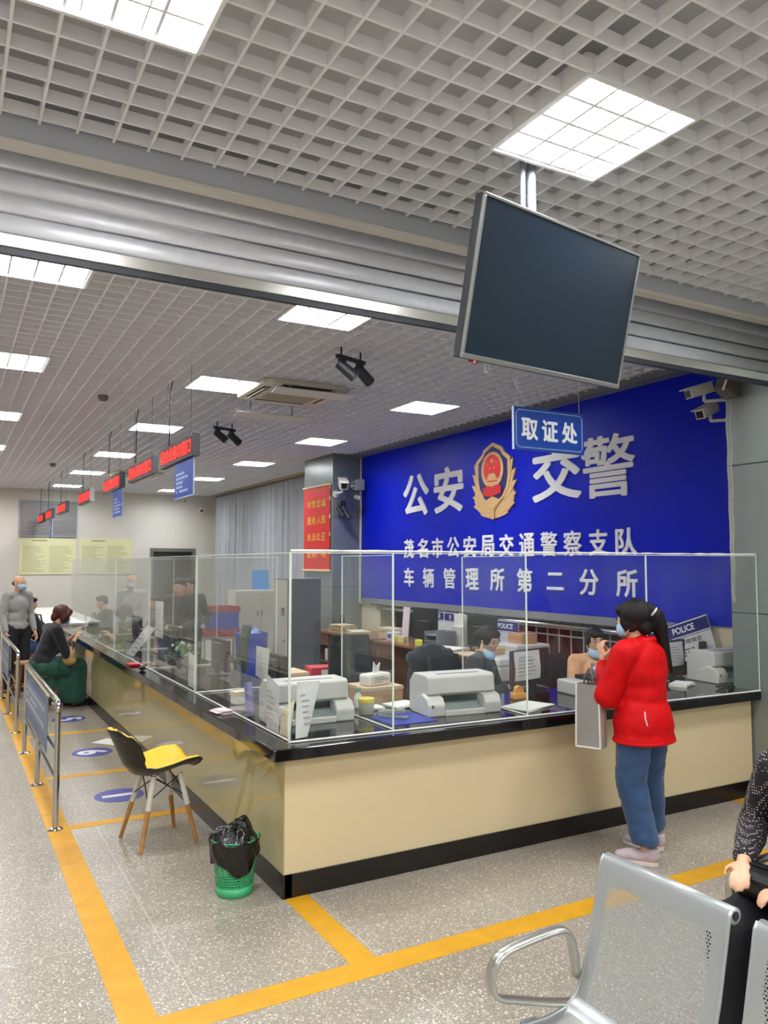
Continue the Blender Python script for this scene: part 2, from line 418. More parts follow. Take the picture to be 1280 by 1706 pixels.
# lamps in the ceiling: 600 x 600 louvre fittings on a regular grid
TUBE = bpy.data.materials.new('lamp tubes'); TUBE.use_nodes = True
_n = TUBE.node_tree; _n.nodes.clear(); _e = _n.nodes.new('ShaderNodeEmission'); _o = _n.nodes.new('ShaderNodeOutputMaterial')
_e.inputs[0].default_value = (0.96, 0.98, 1.0, 1); _e.inputs[1].default_value = LAMP; _n.links.new(_e.outputs[0], _o.inputs[0])
LAMPW = mat('lamp housing white', '#f2f2f2', 0.3)
def make_lamp():
    t = thing('ceiling_light', '', 'ceiling light', (0, 0, 3.59))
    m = MB(); a = 0.305
    for s in (-1, 1):
        m.bx(s * a - .008, s * a + .008, -a, a, 0, 0.09); m.bx(-a, a, s * a - .008, s * a + .008, 0, 0.09)
    m.bx(-a, a, -a, a, 0.086, 0.094)
    m.obj('housing', LAMPW, t)
    d = MB(); d.face([(-.295, -.295, .036), (-.295, .295, .036), (.295, .295, .036), (.295, -.295, .036)]); d.obj('tube_panel', TUBE, t)
    l = MB()
    for k in (-1, 1): l.bx(k * .1 - .003, k * .1 + .003, -.3, .3, 0.010, 0.034)
    for k in (-1, 0, 1): l.bx(-.3, .3, k * .15 - .001, k * .15 + .001, 0.012, 0.030)
    l.obj('louvre', mat('louvre white', '#f4f6f2', 0.35), t)
    return t
lamp0 = None
XS = [0.44, 2.42, 4.88]; YS = [5.17, 7.80, 10.75, 13.72, 16.68, 19.75]
LG = 'louvre lamps in the far ceiling'
nth = ['first', 'second', 'third', 'fourth', 'fifth', 'farthest']
colname = ['left-hand row', 'middle row', 'right-hand row by the blue wall']
def place_lamp(x, y, label, group):
    global lamp0
    if lamp0 is None:
        lamp0 = make_lamp(); lamp0.location = (x, y, 3.59); lamp0['label'] = label; lamp0['group'] = group; return
    d = dup(lamp0, (x, y, 3.59), label=label); d['group'] = group
for i, x in enumerate(XS):
    for j, y in enumerate(YS):
        if i == 2 and j == 0: continue
        place_lamp(x, y, 'white ceiling light, %s past the shutter in the %s' % (nth[j], colname[i]), LG)
NG = 'louvre lamps in the near ceiling'
for x, y, l in ((2.36, 2.42, 'large bright square ceiling light just in front of the hanging television'), (0.43, 2.41, 'bright square ceiling light cut by the top left edge of the photo')):
    place_lamp(x, y, l, NG)
for x in (-1.6, 0.43, 2.36, 4.3):
    for y in (-0.6, -3.0): place_lamp(x, y, 'white ceiling light behind the viewer', NG)
place_lamp(4.3, 2.42, 'square white ceiling light to the right of the view above the waiting seats', NG)
for y in (2.42, 7.8, 13.72): place_lamp(-1.6, y, 'white ceiling light left of the view above the waiting side', NG)

# yellow lines and number spots on the floor
def stripe(n, x0, x1, y0, y1):
    return struct(MB().bx(x0, x1, y0, y1, 0.0, 0.0012).obj('trim_%d' % n, YEL))
stripe(10, 0.63, 0.77, 3.05, 20.5); stripe(11, 0.77, 5.3, 3.05, 3.19); stripe(12, 1.60, 1.73, 3.19, 3.955); stripe(13, 5.16, 5.3, 3.19, 3.95)
for k, y in enumerate((5.65, 7.0, 8.78, 10.5, 12.2)): stripe(14 + k, 0.77, 1.58, y, y + 0.1)
SPOT = mat('violet blue decal', '#4a4b92', 0.45, var=0.1); SPOTW = mat('white decal print', '#d9d8d6', 0.45)
for num, x, y, l in (('1', 1.20, 6.30, 'round violet floor sticker with number 1 beside the yellow chair'), ('6', 1.24, 7.84, 'round violet floor sticker with number 6 beyond the yellow chair'), ('5', 1.26, 9.62, 'round violet floor sticker with number 5 by the skirt of the seated woman')):
    t = thing('floor_sticker', l, 'floor sticker', (x, y, 0), 0, 'numbered round floor stickers')
    MB().lathe([(0.18, 0.0), (0.18, 0.0014)], n=48).obj('disc', SPOT, t)
    m = MB()
    if num == '1': m.bx(-.125, .125, -.03, .03, 0.0014, 0.0022)
    else: text(m, num, (0, 0, 0.0014), (0, -1, 0), (1, 0, 0), 0.17, 0.27, bold=0.035, depth=0.0008)
    m.obj('digit', SPOTW, t)
ps = MB(); ps.box((1.47, 8.19, 0.003), (0.21, 0.3, 0.002), rotz(R(38)))
tag(ps.obj('sheet_of_paper', mat('white paper', '#eeece4', 0.7)), 'white sheet of paper lying on the floor behind the yellow chair', 'paper')

# ================================================================== COUNTER AND ACRYLIC SCREEN
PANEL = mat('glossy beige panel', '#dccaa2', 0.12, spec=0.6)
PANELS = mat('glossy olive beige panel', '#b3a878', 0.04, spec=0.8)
CT, CB = 0.79, 0.725       # worktop upper and lower face
base = thing('counter_base', 'long beige panelled L-shaped counter base with black plinth', 'counter', (1.6, 3.96, 0))
def rel(o, p): return tuple(a - b for a, b in zip(p, o))
def L(bm_fn, name, m, par, bevel=0.0):
    """build in room coordinates, then hang under a thing whose empty stands elsewhere (unrotated)"""
    mb = MB(); bm_fn(mb); o = V(par.location)
    for v in mb.bm.verts: v.co -= o
    return mb.obj(name, m, par, bevel)
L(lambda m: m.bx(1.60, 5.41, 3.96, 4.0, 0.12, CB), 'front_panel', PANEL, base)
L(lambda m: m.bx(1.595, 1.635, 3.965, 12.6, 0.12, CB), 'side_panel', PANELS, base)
L(lambda m: (m.bx(1.60, 5.41, 3.95, 4.0, 0, 0.12), m.bx(1.588, 1.64, 3.95, 12.6, 0, 0.12)), 'plinth', PLINTH, base)
L(lambda m: ([m.bx(1.64, 2.26, y - .02, y + .02, 0.12, CB) for y in (5.9, 7.45, 9.1, 11.2, 12.58)], [m.bx(x - .02, x + .02, 4.0, 4.7, .12, CB) for x in (2.28, 3.2, 4.3, 5.35)]), 'support_gables', mat('brown board', '#5b4636', 0.5), base)
wt = MB()
poly = [(1.51, 3.88), (5.43, 3.88), (5.43, 4.125), (6.14, 4.125), (6.14, 4.76), (2.32, 4.76), (2.32, 12.6), (1.51, 12.6)]
wt.prism(poly, (0, 0, CB), (1, 0, 0), (0, 1, 0), CT - CB)
tag(wt.obj('worktop', BLACKST, bevel=0.006), 'black polished stone worktop running along the whole L-shaped counter', 'worktop')

def pane(label, p0, p1, z0, z1, group='acrylic screen panels on the counter', t=0.008, name='acrylic_panel'):
    """one upright clear sheet from p0 to p1 with polished pale edges and a silicone bead along its foot"""
    p0, p1 = V((p0[0], p0[1], 0)), V((p1[0], p1[1], 0)); d = p1 - p0; Lg = d.length; a = math.atan2(d.y, d.x)
    o = thing(name, label, 'screen panel', (p0.x, p0.y, z0), a, group)
    h = z1 - z0
    m = MB(); m.bx(0.004, Lg - 0.004, -t / 2, t / 2, 0.0, h - 0.004); m.obj('sheet', GLASS, o)
    e = MB(); e.bx(0, 0.004, -t / 2, t / 2, 0, h); e.bx(Lg - 0.004, Lg, -t / 2, t / 2, 0, h); e.bx(0.004, Lg - 0.004, -t / 2, t / 2, h - 0.004, h)
    e.obj('polished_edge', GEDGE, o)
    s = MB(); s.tube([(0.004, -t / 2 - .003, 0.006), (Lg * .5, -t / 2 - .004, 0.006), (Lg - .004, -t / 2 - .003, 0.006)], 0.0055, 6); s.obj('silicone_bead', SILI, o)
    return o
GT = 1.815
def gy(x): return 4.0 - (x - 1.64) * (0.115 / 3.79)
fx = [1.64, 2.27, 3.23, 4.27, 5.42]
fl_ = ['front screen panel at the counter corner', 'front screen panel before the white printer beside the officer', 'front screen panel behind the red jacket', 'front screen panel at the grey pillar']
for k in range(4): pane('clear acrylic ' + fl_[k], (fx[k], gy(fx[k])), (fx[k + 1], gy(fx[k + 1])), CT, GT)
sy = [4.01, 5.86, 7.42, 9.1, 11.2, 12.55]
sl_ = ['side screen panel nearest the corner', 'side screen panel, second from the corner', 'side screen panel, third from the corner', 'side screen panel, fourth from the corner', 'side screen panel beside the seated woman in black']
for k in range(5): pane('clear acrylic ' + sl_[k], (1.64, sy[k]), (1.64, sy[k + 1]), CT, GT)
for k, y in enumerate(sy[1:5]): pane('clear acrylic cross divider, %s along the long counter' % nth[k], (1.652, y + 0.012), (2.29, y + 0.012), CT, GT - 0.01, 'acrylic dividers between counter places')
for k, x in enumerate(fx[1:3]): pane('clear acrylic cross divider %s' % ('left of the officer' if k == 0 else 'between officer and her monitor'), (x + .012, gy(x) + .014), (x + .012, 4.68), CT, GT - 0.01, 'acrylic dividers between counter places')
# lumpy white silicone along the top of the front screen
sm = MB(); rnd = random.Random(3)
sm.tube([(x, gy(x), GT + 0.0095 + rnd.uniform(-.001, .001)) for x in [1.64 + i * 0.0756 for i in range(51)]], [rnd.uniform(.004, .009) for _ in range(51)], 6)
tag(sm.obj('silicone_seam', SILI, smooth=True), 'lumpy white silicone seam along the top of the front acrylic screen', 'seam')

# white end counter beyond the black worktop
t = thing('white_desk', 'white-topped grey desk at the far end of the counter', 'desk', (1.75, 15.5, 0))
MB().bx(-.5, .55, -1.6, 3.5, 0.76, 0.79).obj('desk_top', mat('white laminate', '#e6e6e0', 0.3), t)
MB().bx(-.46, .5, -1.55, 3.45, 0, 0.76).obj('desk_body', mat('light grey board', '#b9b9b3', 0.5), t)

# ================================================================== BLUE SIGN WALL
BLUE = mat('saturated blue panel', '#0018b8', 0.4, spec=0.18)
WLET = mat('white acrylic letters', '#ffffff', 0.35)
sw = thing('sign_wall', 'large saturated blue wall panel with white Chinese lettering and a gold emblem', 'sign', (6.15, 8, 1.19))
SX = -0.03
MB().bx(SX, -0.002, 4.125 - 8, 11.84 - 8, 0.0, 2.37).obj('blue_panel', BLUE, sw)
UX, UZ = (0, -1, 0), (0, 0, 1)
def letter(ch, y0, y1, z0, z1, bold):
    m = MB(); text(m, ch, (SX, (y0 + y1) / 2 - 8, (z0 + z1) / 2 - 1.19), UX, UZ, abs(y1 - y0), z1 - z0, bold, 0.012)
    m.obj('sign_letter', WLET, sw)
for ch, y0, y1, z0, z1 in (('公', 10.39, 9.66, 2.47, 3.10), ('安', 9.52, 8.78, 2.47, 3.12), ('交', 7.34, 6.50, 2.48, 3.12), ('警', 6.50, 5.72, 2.46, 3.13)):
    letter(ch, y0, y1, z0, z1, 0.014 if ch == '警' else 0.026)
row1 = '茂名市公安局交通警察支队'; row2 = '车辆管理所第二分所'
for row, zc in ((row1, 1.985), (row2, 1.555)):
    n = len(row); cell = 0.29
    for i, ch in enumerate(row):
        y = 10.37 - cell * 0.5 - i * ((10.37 - 5.72 - cell) / (n - 1))
        hh = 0.285; zz = zc
        if ch == '二': hh = 0.2
        letter(ch, y + cell / 2, y - cell / 2, zz - hh / 2, zz + hh / 2, 0.014 if ch in '警察辆管' else 0.022)

def emblem(parent, c, ux, uy, w, h, deep=True):
    """police shield: gold leaf wreath, faceted gold shield rim, dark blue field, red disc with gate and stars, red ribbon"""
    GOLD = mat('gold relief', '#ecc58c', 0.38, metal=0.45, bump=0.5, bscale=40); RED = mat('emblem red', '#c81a1c', 0.35); NAVY = mat('emblem navy', '#1a1560', 0.3)
    ux, uy = V(ux), V(uy); un = ux.cross(uy); c = V(c)
    P = lambda x, y: (x * w / 2, y * h / 2)
    d = 0.02 if deep else 0.003
    e = MB()
    e.prism([P(.9 * math.cos(a), -.42 + .56 * math.sin(a)) for a in [2 * math.pi * k / 40 for k in range(40)]], c, ux, uy, d * .8)
    # leaves of the wreath, overlapping
    for sgn in (-1, 1):
        for k, (bx_, by_, tx, ty, wd) in enumerate(((.1, -.85, .62, -.86, .2), (.1, -.8, .95, -.62, .24), (.2, -.7, 1.0, -.36, .24), (.35, -.55, 1.02, -.05, .22), (.5, -.35, .98, .25, .2), (.6, -.1, .88, .52, .16))):
            dx, dy = tx - bx_, ty - by_; l = math.hypot(dx, dy); nx, ny = -dy / l, dx / l; pts = []
            for q in range(13):
                a = q / 12; ww = wd * math.sin(math.pi * min(1, a ** .8)) ; pts.append((bx_ + dx * a + nx * ww, by_ + dy * a + ny * ww * .8))
            for q in range(11, 0, -1):
                a = q / 12; ww = wd * math.sin(math.pi * min(1, a ** .8)); pts.append((bx_ + dx * a - nx * ww * .5, by_ + dy * a - ny * ww * .4))
            pts = [P(sgn * x, y) for x, y in pts]
            if sgn < 0: pts = pts[::-1]
            e.prism(pts, c + un * (k % 2) * 0.003, ux, uy, d * (0.9 + 0.05 * k))
    o1 = e.obj('wreath', GOLD, parent)
    sh = [(0, 1.0), (.42, .84), (.5, .72), (.78, .55), (.78, .1), (.7, -.2), (.45, -.5), (0, -.8)]
    outer = sh + [(-x, y) for x, y in sh[-2:0:-1]]
    outer = [P(x, y) for x, y in outer][::-1]
    rim = MB().prism(outer, c, ux, uy, d * 1.5); rim.obj('shield_rim', GOLD, parent)
    inner = [(x * .84, y * .9) for x, y in outer]
    f = MB().prism(inner, c + un * d * 1.5, ux, uy, 0.003 if deep else 0.001); fo = f.obj('shield_field', NAVY, parent)
    def disc(rx, ry, cy, dd, z, mt, nm):
        MB().prism([(rx * w / 2 * math.cos(2 * math.pi * k / 40), cy * h / 2 + ry * h / 2 * math.sin(2 * math.pi * k / 40)) for k in range(40)], c + un * z, ux, uy, dd).obj(nm, mt, parent)
    z = d * 1.5 + (0.003 if deep else 0.001); dd = 0.006 if deep else 0.001
    disc(.5, .47, .28, dd, z, GOLD, 'crest_ring'); disc(.38, .38, .3, dd, z + dd * .5, RED, 'crest_field')
    m = MB(); zz = z + dd * 1.5
    for px, py, r in ((0, .52, .09), (-.2, .44, .045), (.2, .46, .045), (-.1, .33, .045), (.1, .33, .045)):
        star = []
        for k in range(10):
            a = math.pi / 2 + k * math.pi / 5; q = r if k % 2 == 0 else r * .42
            star.append((px * w / 2 + q * w / 2 * math.cos(a), py * h / 2 + q * w / 2 * math.sin(a)))
        m.prism(star, c + un * zz, ux, uy, dd * .5)
    for x0, x1, y0, y1 in ((-.36, .36, -.0, .05), (-.2, .2, .05, .13), (-.14, .14, .13, .19), (-.24, .24, -.09, -.03)):
        m.prism([P(x0, y0), P(x1, y0), P(x1, y1), P(x0, y1)], c + un * zz, ux, uy, dd * .6)
    m.obj('stars_and_gate', GOLD, parent)
    m = MB(); m.prism([P(x, y) for x, y in ((-.4, -.18), (-.2, -.12), (0, -.16), (.2, -.12), (.42, -.16), (.4, -.34), (.2, -.38), (0, -.42), (-.2, -.4), (-.4, -.36))], c + un * zz, ux, uy, dd)
    m.obj('ribbon', RED, parent)
    m = MB(); m.prism([P(x, y) for x, y in ((-.5, -.47), (-.38, -.44), (-.3, -.5), (-.12, -.44), (0, -.4), (.12, -.44), (.3, -.5), (.38, -.44), (.5, -.47), (0, -.74))], c + un * z, ux, uy, dd); m.obj('wall_crest', GOLD, parent)
    m = MB(); m.prism([P(x, y) for x, y in ((-.07, -1.0), (.07, -1.0), (.05, -.72), (-.05, -.72))], c + un * z, ux, uy, dd); m.obj('stem', GOLD, parent)
emblem(sw, (SX, 8.09 - 8, 2.82 - 1.19), UX, UZ, 0.93, 0.99)

# ================================================================== HANGING TELEVISION
tv = bpy.data.objects.new('television', None); COL.objects.link(tv)
tag(tv, 'large dark flat television hanging from a ceiling pole, screen tilted down', 'television')
yaw, tilt, roll = 0.205, 0.24, 0.031
r_ = V((math.cos(yaw), math.sin(yaw), 0)); n_ = V((math.sin(yaw), -math.cos(yaw), 0)); n2 = n_ * math.cos(tilt) + V((0, 0, -1)) * math.sin(tilt)
u_ = n2.cross(r_) * -1
if u_.z < 0: u_ = -u_
r2 = r_ * math.cos(roll) + u_ * math.sin(roll); u2 = u_ * math.cos(roll) - r_ * math.sin(roll)
TVM = Matrix((r2, -n2, u2)).transposed().to_4x4()
TVC = V((2.308, 2.575, 2.899)); tv.matrix_world = Matrix.Translation(TVC) @ TVM
w, h = 1.1, 0.638
m = MB(); m.bx(-w / 2, w / 2, 0.006, 0.05, -h / 2, h / 2); m.bx(-w * .36, w * .36, 0.05, 0.085, -h * .4, h * .3); m.obj('back_shell', mat('tv back plastic', '#2b2d31', 0.5), tv, bevel=0.006)
m = MB()
for x0, x1, z0, z1 in ((-w / 2, w / 2, h / 2 - .012, h / 2), (-w / 2, w / 2, -h / 2, -h / 2 + .02), (-w / 2, -w / 2 + .012, -h / 2 + .02, h / 2 - .012), (w / 2 - .012, w / 2, -h / 2 + .02, h / 2 - .012)):
    m.bx(x0, x1, -.006, .008, z0, z1)
m.obj('bezel', mat('silver bezel', '#b4b4b0', 0.3, metal=0.8), tv, bevel=0.002)
MB().bx(-w / 2 + .012, w / 2 - .012, -.001, .006, -h / 2 + .02, h / 2 - .012).obj('screen', mat('dark blue grey screen', '#15283a', 0.32, spec=0.5), tv)
m = MB(); m.bx(-.5, -.45, -.004, .006, -h / 2 - .012, -h / 2); m.obj('sensor', mat('sensor plastic', '#5a4a48', 0.4), tv)
m = MB(); m.sphere((-.475, -.005, -h / 2 - .007), .004, 1); m.obj('standby_light', mat('standby red', '#ff2a20', 0.4, emit=6), tv)
m = MB(); m.tube([(-.37, .03, -h / 2), (-.372, .03, -h / 2 - .03), (-.355, .03, -h / 2 - .04), (-.345, .03, -h / 2 - .02), (-.348, .03, -h / 2)], .0025, 6); m.obj('cable_loop', mat('white cable', '#dcdcd6', 0.5), tv)
inv = tv.matrix_world.inverted()
def tvl(p): return inv @ V(p)
m = MB(); pt = V((2.34, 2.79, 3.65)); m.cyl(tvl(pt), tvl((2.34, 2.79, 2.95)), .022, 14); m.obj('ceiling_pole', mat('grey pole', '#8d919c', 0.35, metal=.3), tv)
m = MB(); m.cyl(tvl((2.29, 2.79, 3.65)), tvl((2.29, 2.79, 3.3)), .012, 10); m.box(tvl((2.34, 2.73, 2.97)), (.16, .12, .22)); m.box((-.18, .1, .05), (.03, .03, .42)); m.box((.12, .1, .05), (.03, .03, .42)); m.obj('bracket', GREYMETAL, tv)

# small blue hanging sign under the shutter
SIGNB = mat('blue sign sheet', '#0c3f9e', 0.3); SIGNW = mat('pale blue white edge', '#cfe0ee', 0.35)
hs = thing('hanging_sign', 'blue hanging sign with three white characters on two strings below the television', 'sign', (3.75, 4.3, 2.55))
MB().bx(-.325, .325, 0, .012, 0, .305).obj('board', SIGNB, hs, bevel=0.002)
MB().bx(-.331, -.325, -.002, .014, 0, .305).obj('white_edge', SIGNW, hs)
m = MB(); a, b2, k = .305, .02, .022
pts = [(-a + k, b2), (a - k, b2), (a, b2 + k), (a, .285 - k), (a - k, .285), (-a + k, .285), (-a, .285 - k), (-a, b2 + k)]
m.tube([(x, -.001, z) for x, z in pts], .0022, 6, closed=True); m.obj('border_line', SIGNW, hs)
m = MB()
for i, ch in enumerate('取证处'): text(m, ch, (-.185 + i * .185, 0, .152), (1, 0, 0), (0, 0, 1), .148, .155, .03, .003)
m.obj('lettering', WLET, hs)
for x in (-.29, .285): MB().cyl((x, .006, .3), (x, .006, 1.08), .0018, 6).obj('string', mat('white string', '#e8e8e4', 0.6), hs)

# ================================================================== FURNITURE AND FITTINGS, PUBLIC SIDE
# yellow and black shell chair
WOOD = mat('beech leg wood', '#b07a3e', 0.45, var=0.18, vscale=25)
ch = thing('shell_chair', 'yellow padded black shell chair with wooden legs beside the counter', 'chair', (1.21, 5.17, 0), R(-82))
# local: faces +y (the sitter), seat about 0.46 high
def shell_pt(u, v):
    """u across -1..1, v along the profile from the front lip (0) over the seat to the top of the back (1)"""
    prof = [(0.235, 0.440), (0.20, 0.462), (0.12, 0.462), (0.02, 0.440), (-0.08, 0.425), (-0.155, 0.445), (-0.205, 0.505), (-0.235, 0.57), (-0.262, 0.635), (-0.288, 0.69), (-0.312, 0.735)]
    wid = [0.185, 0.215, 0.225, 0.225, 0.215, 0.190, 0.175, 0.185, 0.190, 0.165, 0.095]
    t = v * (len(prof) - 1); i = min(int(t), len(prof) - 2); f = t - i
    y = prof[i][0] * (1 - f) + prof[i + 1][0] * f; z = prof[i][1] * (1 - f) + prof[i + 1][1] * f; w_ = wid[i] * (1 - f) + wid[i + 1] * f
    back = max(0, min(1, (v - .45) / .2))
    lift = 0.075 * u * u * (1 - back); fwd = 0.085 * u * u * back * (1 - .6 * max(0, v - .8) / .2)
    return V((u * w_, y + fwd, z + lift + (0.02 * u * u * back if v < .9 else 0)))
m = MB(); m.grid(lambda a, b: shell_pt(a * 2 - 1, b), 24, 44); so = m.obj('shell', mat('black plastic shell', '#17140f', 0.35), ch, smooth=True, solid=0.012, subsurf=1)
def pad(v0, v1, um):
    def fn(a, b):
        u = (a * 2 - 1); v = v0 + (v1 - v0) * b
        e = min(1, (1 - abs(u)) * 5, b * 7 + .02, (1 - b) * 7 + .02)
        lead = 1 - .55 * max(0, (abs(b - .5) * 2 - .6) / .4) ** 2
        p = shell_pt(u * um * lead, v); q = shell_pt(u * um * lead, min(1, v + .02)); tg = (q - p).normalized(); nrm = V((1, 0, 0)).cross(tg)
        if nrm.y < 0 and v > .5 or nrm.z < 0 and v <= .5: nrm = -nrm
        return p + nrm * (0.006 + 0.026 * max(0, e) ** .6)
    return fn
YPAD = mat('yellow leatherette', '#e9b91f', 0.42, var=0.06, vscale=12, bump=0.08, bscale=90)
MB().grid(pad(0.0, .47, .97), 24, 24).obj('seat_pad', YPAD, ch, smooth=True)
MB().grid(pad(.55, 1.0, .97), 24, 24).obj('back_pad', YPAD, ch, smooth=True)
for sx in (-1, 1):
    for sy in (-1, 1):
        p0 = V((sx * .10, .03 + sy * .085, .425)); p1 = V((sx * .185, .02 + sy * .18, 0.0))
        pm = p0.lerp(p1, .45)
        lg = MB().cone(pm, .0155, p1, .0115, 14).obj('leg', WOOD, ch)
        MB().cone(p0, .017, pm, .0175, 14).obj('white_sleeve', mat('white leg sleeve', '#d7d4ca', 0.4), lg)
m = MB(); P = {(sx, sy): V((sx * .13, .025 + sy * .125, .285)) for sx in (-1, 1) for sy in (-1, 1)}; T_ = {(sx, sy): V((sx * .10, .03 + sy * .085, .42)) for sx in (-1, 1) for sy in (-1, 1)}
for a, b in (((-1, -1), (1, -1)), ((1, -1), (1, 1)), ((1, 1), (-1, 1)), ((-1, 1), (-1, -1))):
    m.cyl(P[a], T_[b], .004, 8); m.cyl(P[b], T_[a], .004, 8)
m.obj('wire_brace', mat('black wire', '#121212', 0.35), ch)

# green waste bin with black liner
bn = thing('waste_bin', 'green perforated waste bin with black bag at the counter corner', 'bin', (1.40, 4.17, 0))
def bin_mat():
    m = perf_mat('green bin plastic', '#3fae74', 0.014, 0.33)
    b = m.node_tree.nodes['Principled BSDF']; b.inputs['Metallic'].default_value = 0; b.inputs['Roughness'].default_value = .35
    return m
m = MB(); uvl = m.bm.loops.layers.uv.new('UVMap'); n = 48
def binr(z): return .095 + .028 * z / .28
zs = [0.05, 0.09, 0.13, 0.17, 0.21]
for z0, z1 in zip(zs, zs[1:]):
    for k in range(n):
        a0, a1 = 2 * math.pi * k / n, 2 * math.pi * (k + 1) / n
        f = m.face([(binr(z0) * math.cos(a0), binr(z0) * math.sin(a0), z0), (binr(z0) * math.cos(a1), binr(z0) * math.sin(a1), z0), (binr(z1) * math.cos(a1), binr(z1) * math.sin(a1), z1), (binr(z1) * math.cos(a0), binr(z1) * math.sin(a0), z1)])
        for l, (uu, vv) in zip(f.loops, ((a0, z0), (a1, z0), (a1, z1), (a0, z1))): l[uvl].uv = (uu * .11, vv)
m.obj('perforated_wall', bin_mat(), bn, smooth=True)
GB = mat('green plastic', '#46b47a', 0.35)
MB().lathe([(.001, 0.0), (.09, 0.0), (.0955, .004), (.1005, .05), (.098, .05), (.093, .006), (.001, .006)], n=48, caps=False).obj('base', GB, bn, smooth=True)
MB().lathe([(.1165, .21), (.1235, .285), (.1285, .289), (.1275, .293), (.121, .287), (.114, .21)], n=48, caps=False).obj('rim', GB, bn, smooth=True)
m = MB()
def bag(a, b):
    th = a * 2 * math.pi; nz = mnoise.noise(V((math.cos(th) * 2.2, math.sin(th) * 2.2, b * 3.1)))
    if b < .45:      # outside skirt hanging from the rim, longer towards the viewer
        t = b / .45; drop = .10 + .05 * math.cos(th + 2.0) + .03 * math.sin(3 * th)
        z = .29 - drop * (1 - t); r = binr(min(z, .28)) + .010 + .012 * abs(nz) + .006 * math.sin(th * 9 + b * 8) * (1 - t)
    else:            # crumpled mouth bulging over the rim
        t = (b - .45) / .55; z = .292 + .055 * math.sin(t * math.pi * .6) + .03 * nz + .03 * math.cos(th - .6) * t; r = .125 * (1 - t) ** .7 + .012 * nz * (1 - t)
    return V((r * math.cos(th), r * math.sin(th), z))
m.grid(bag, 72, 40, closed_u=True); m.obj('liner_bag', mat('black bin liner', '#0d0d0d', 0.22, bump=.8, bscale=28), bn, smooth=True)

# stainless barriers with printed notices
def barrier(y0, y1, label, sheet):
    o = thing('barrier_rail', label, 'barrier', (0.68, y0, 0), 0, 'stainless barrier rails on the yellow line'); l = y1 - y0; H = .83; r = .019; k = .07
    for y in (0, l / 2, l):
        MB().cyl((0, y, 0.006), (0, y, H - k if y in (0, l) else H - r), r, 16).obj('post', STEEL, o)
    for y in (0, l / 2, l):
        MB().lathe([(.05, 0), (.05, .006), (.035, .014), (.02, .018)], (0, y, 0), 24).obj('foot_flange', STEEL, o)
    pts = [(0, 0, H - k)] + [(0, k - k * math.cos(a), H - k + k * math.sin(a)) for a in (R(30), R(60), R(90))] + [(0, l - k + k * math.sin(a), H - k + k * math.cos(a)) for a in (R(0), R(30), R(60))] + [(0, l, H - k)]
    MB().tube(pts, r, 14).obj('top_rail', STEEL, o, smooth=True)
    for z in (.32, .50): MB().cyl((0, .01, z), (0, l - .01, z), .011, 12).obj('cross_rail', STEEL, o)
    if sheet:
        y0s, y1s = sheet
        m = MB(); m.bx(-.028, -.026, y0s, y1s, .42, .80)
        s_ = m.obj('notice', mat('notice blue', '#2c4a8e', 0.3), o)
        m = MB(); m.bx(-.0285, -.028, y0s + .02, y1s - .02, .52, .74); m.obj('printed_field', mat('notice grey', '#7f8ea6', 0.4), s_)
        m = MB(); marks(m, (-.0286, (y0s + y1s) / 2, .63), (0, -1, 0), (0, 0, 1), y1s - y0s - .08, .18, 3, 9, 5); m.obj('lettering', mat('notice print', '#c9d2e0', 0.5), s_)
        m = MB(); m.grid(lambda a, b: V((.024 * math.cos(-math.pi * .1 + a * math.pi * 1.2), y0s + (y1s - y0s) * b, H - r + .024 * math.sin(-math.pi * .1 + a * math.pi * 1.2) + .001 * math.sin(b * 60))), 10, 30); m.obj('clear_tape', mat('yellowed tape', '#d8d2a2', 0.2), o, smooth=True)
    return o
barrier(5.70, 8.10, 'nearest stainless barrier rail with a blue notice taped on', (.35, 2.0))
barrier(9.10, 11.50, 'second stainless barrier rail beyond the nearest one', (.9, 2.2))
barrier(12.5, 14.9, 'third stainless barrier rail by the standing bald man', None)

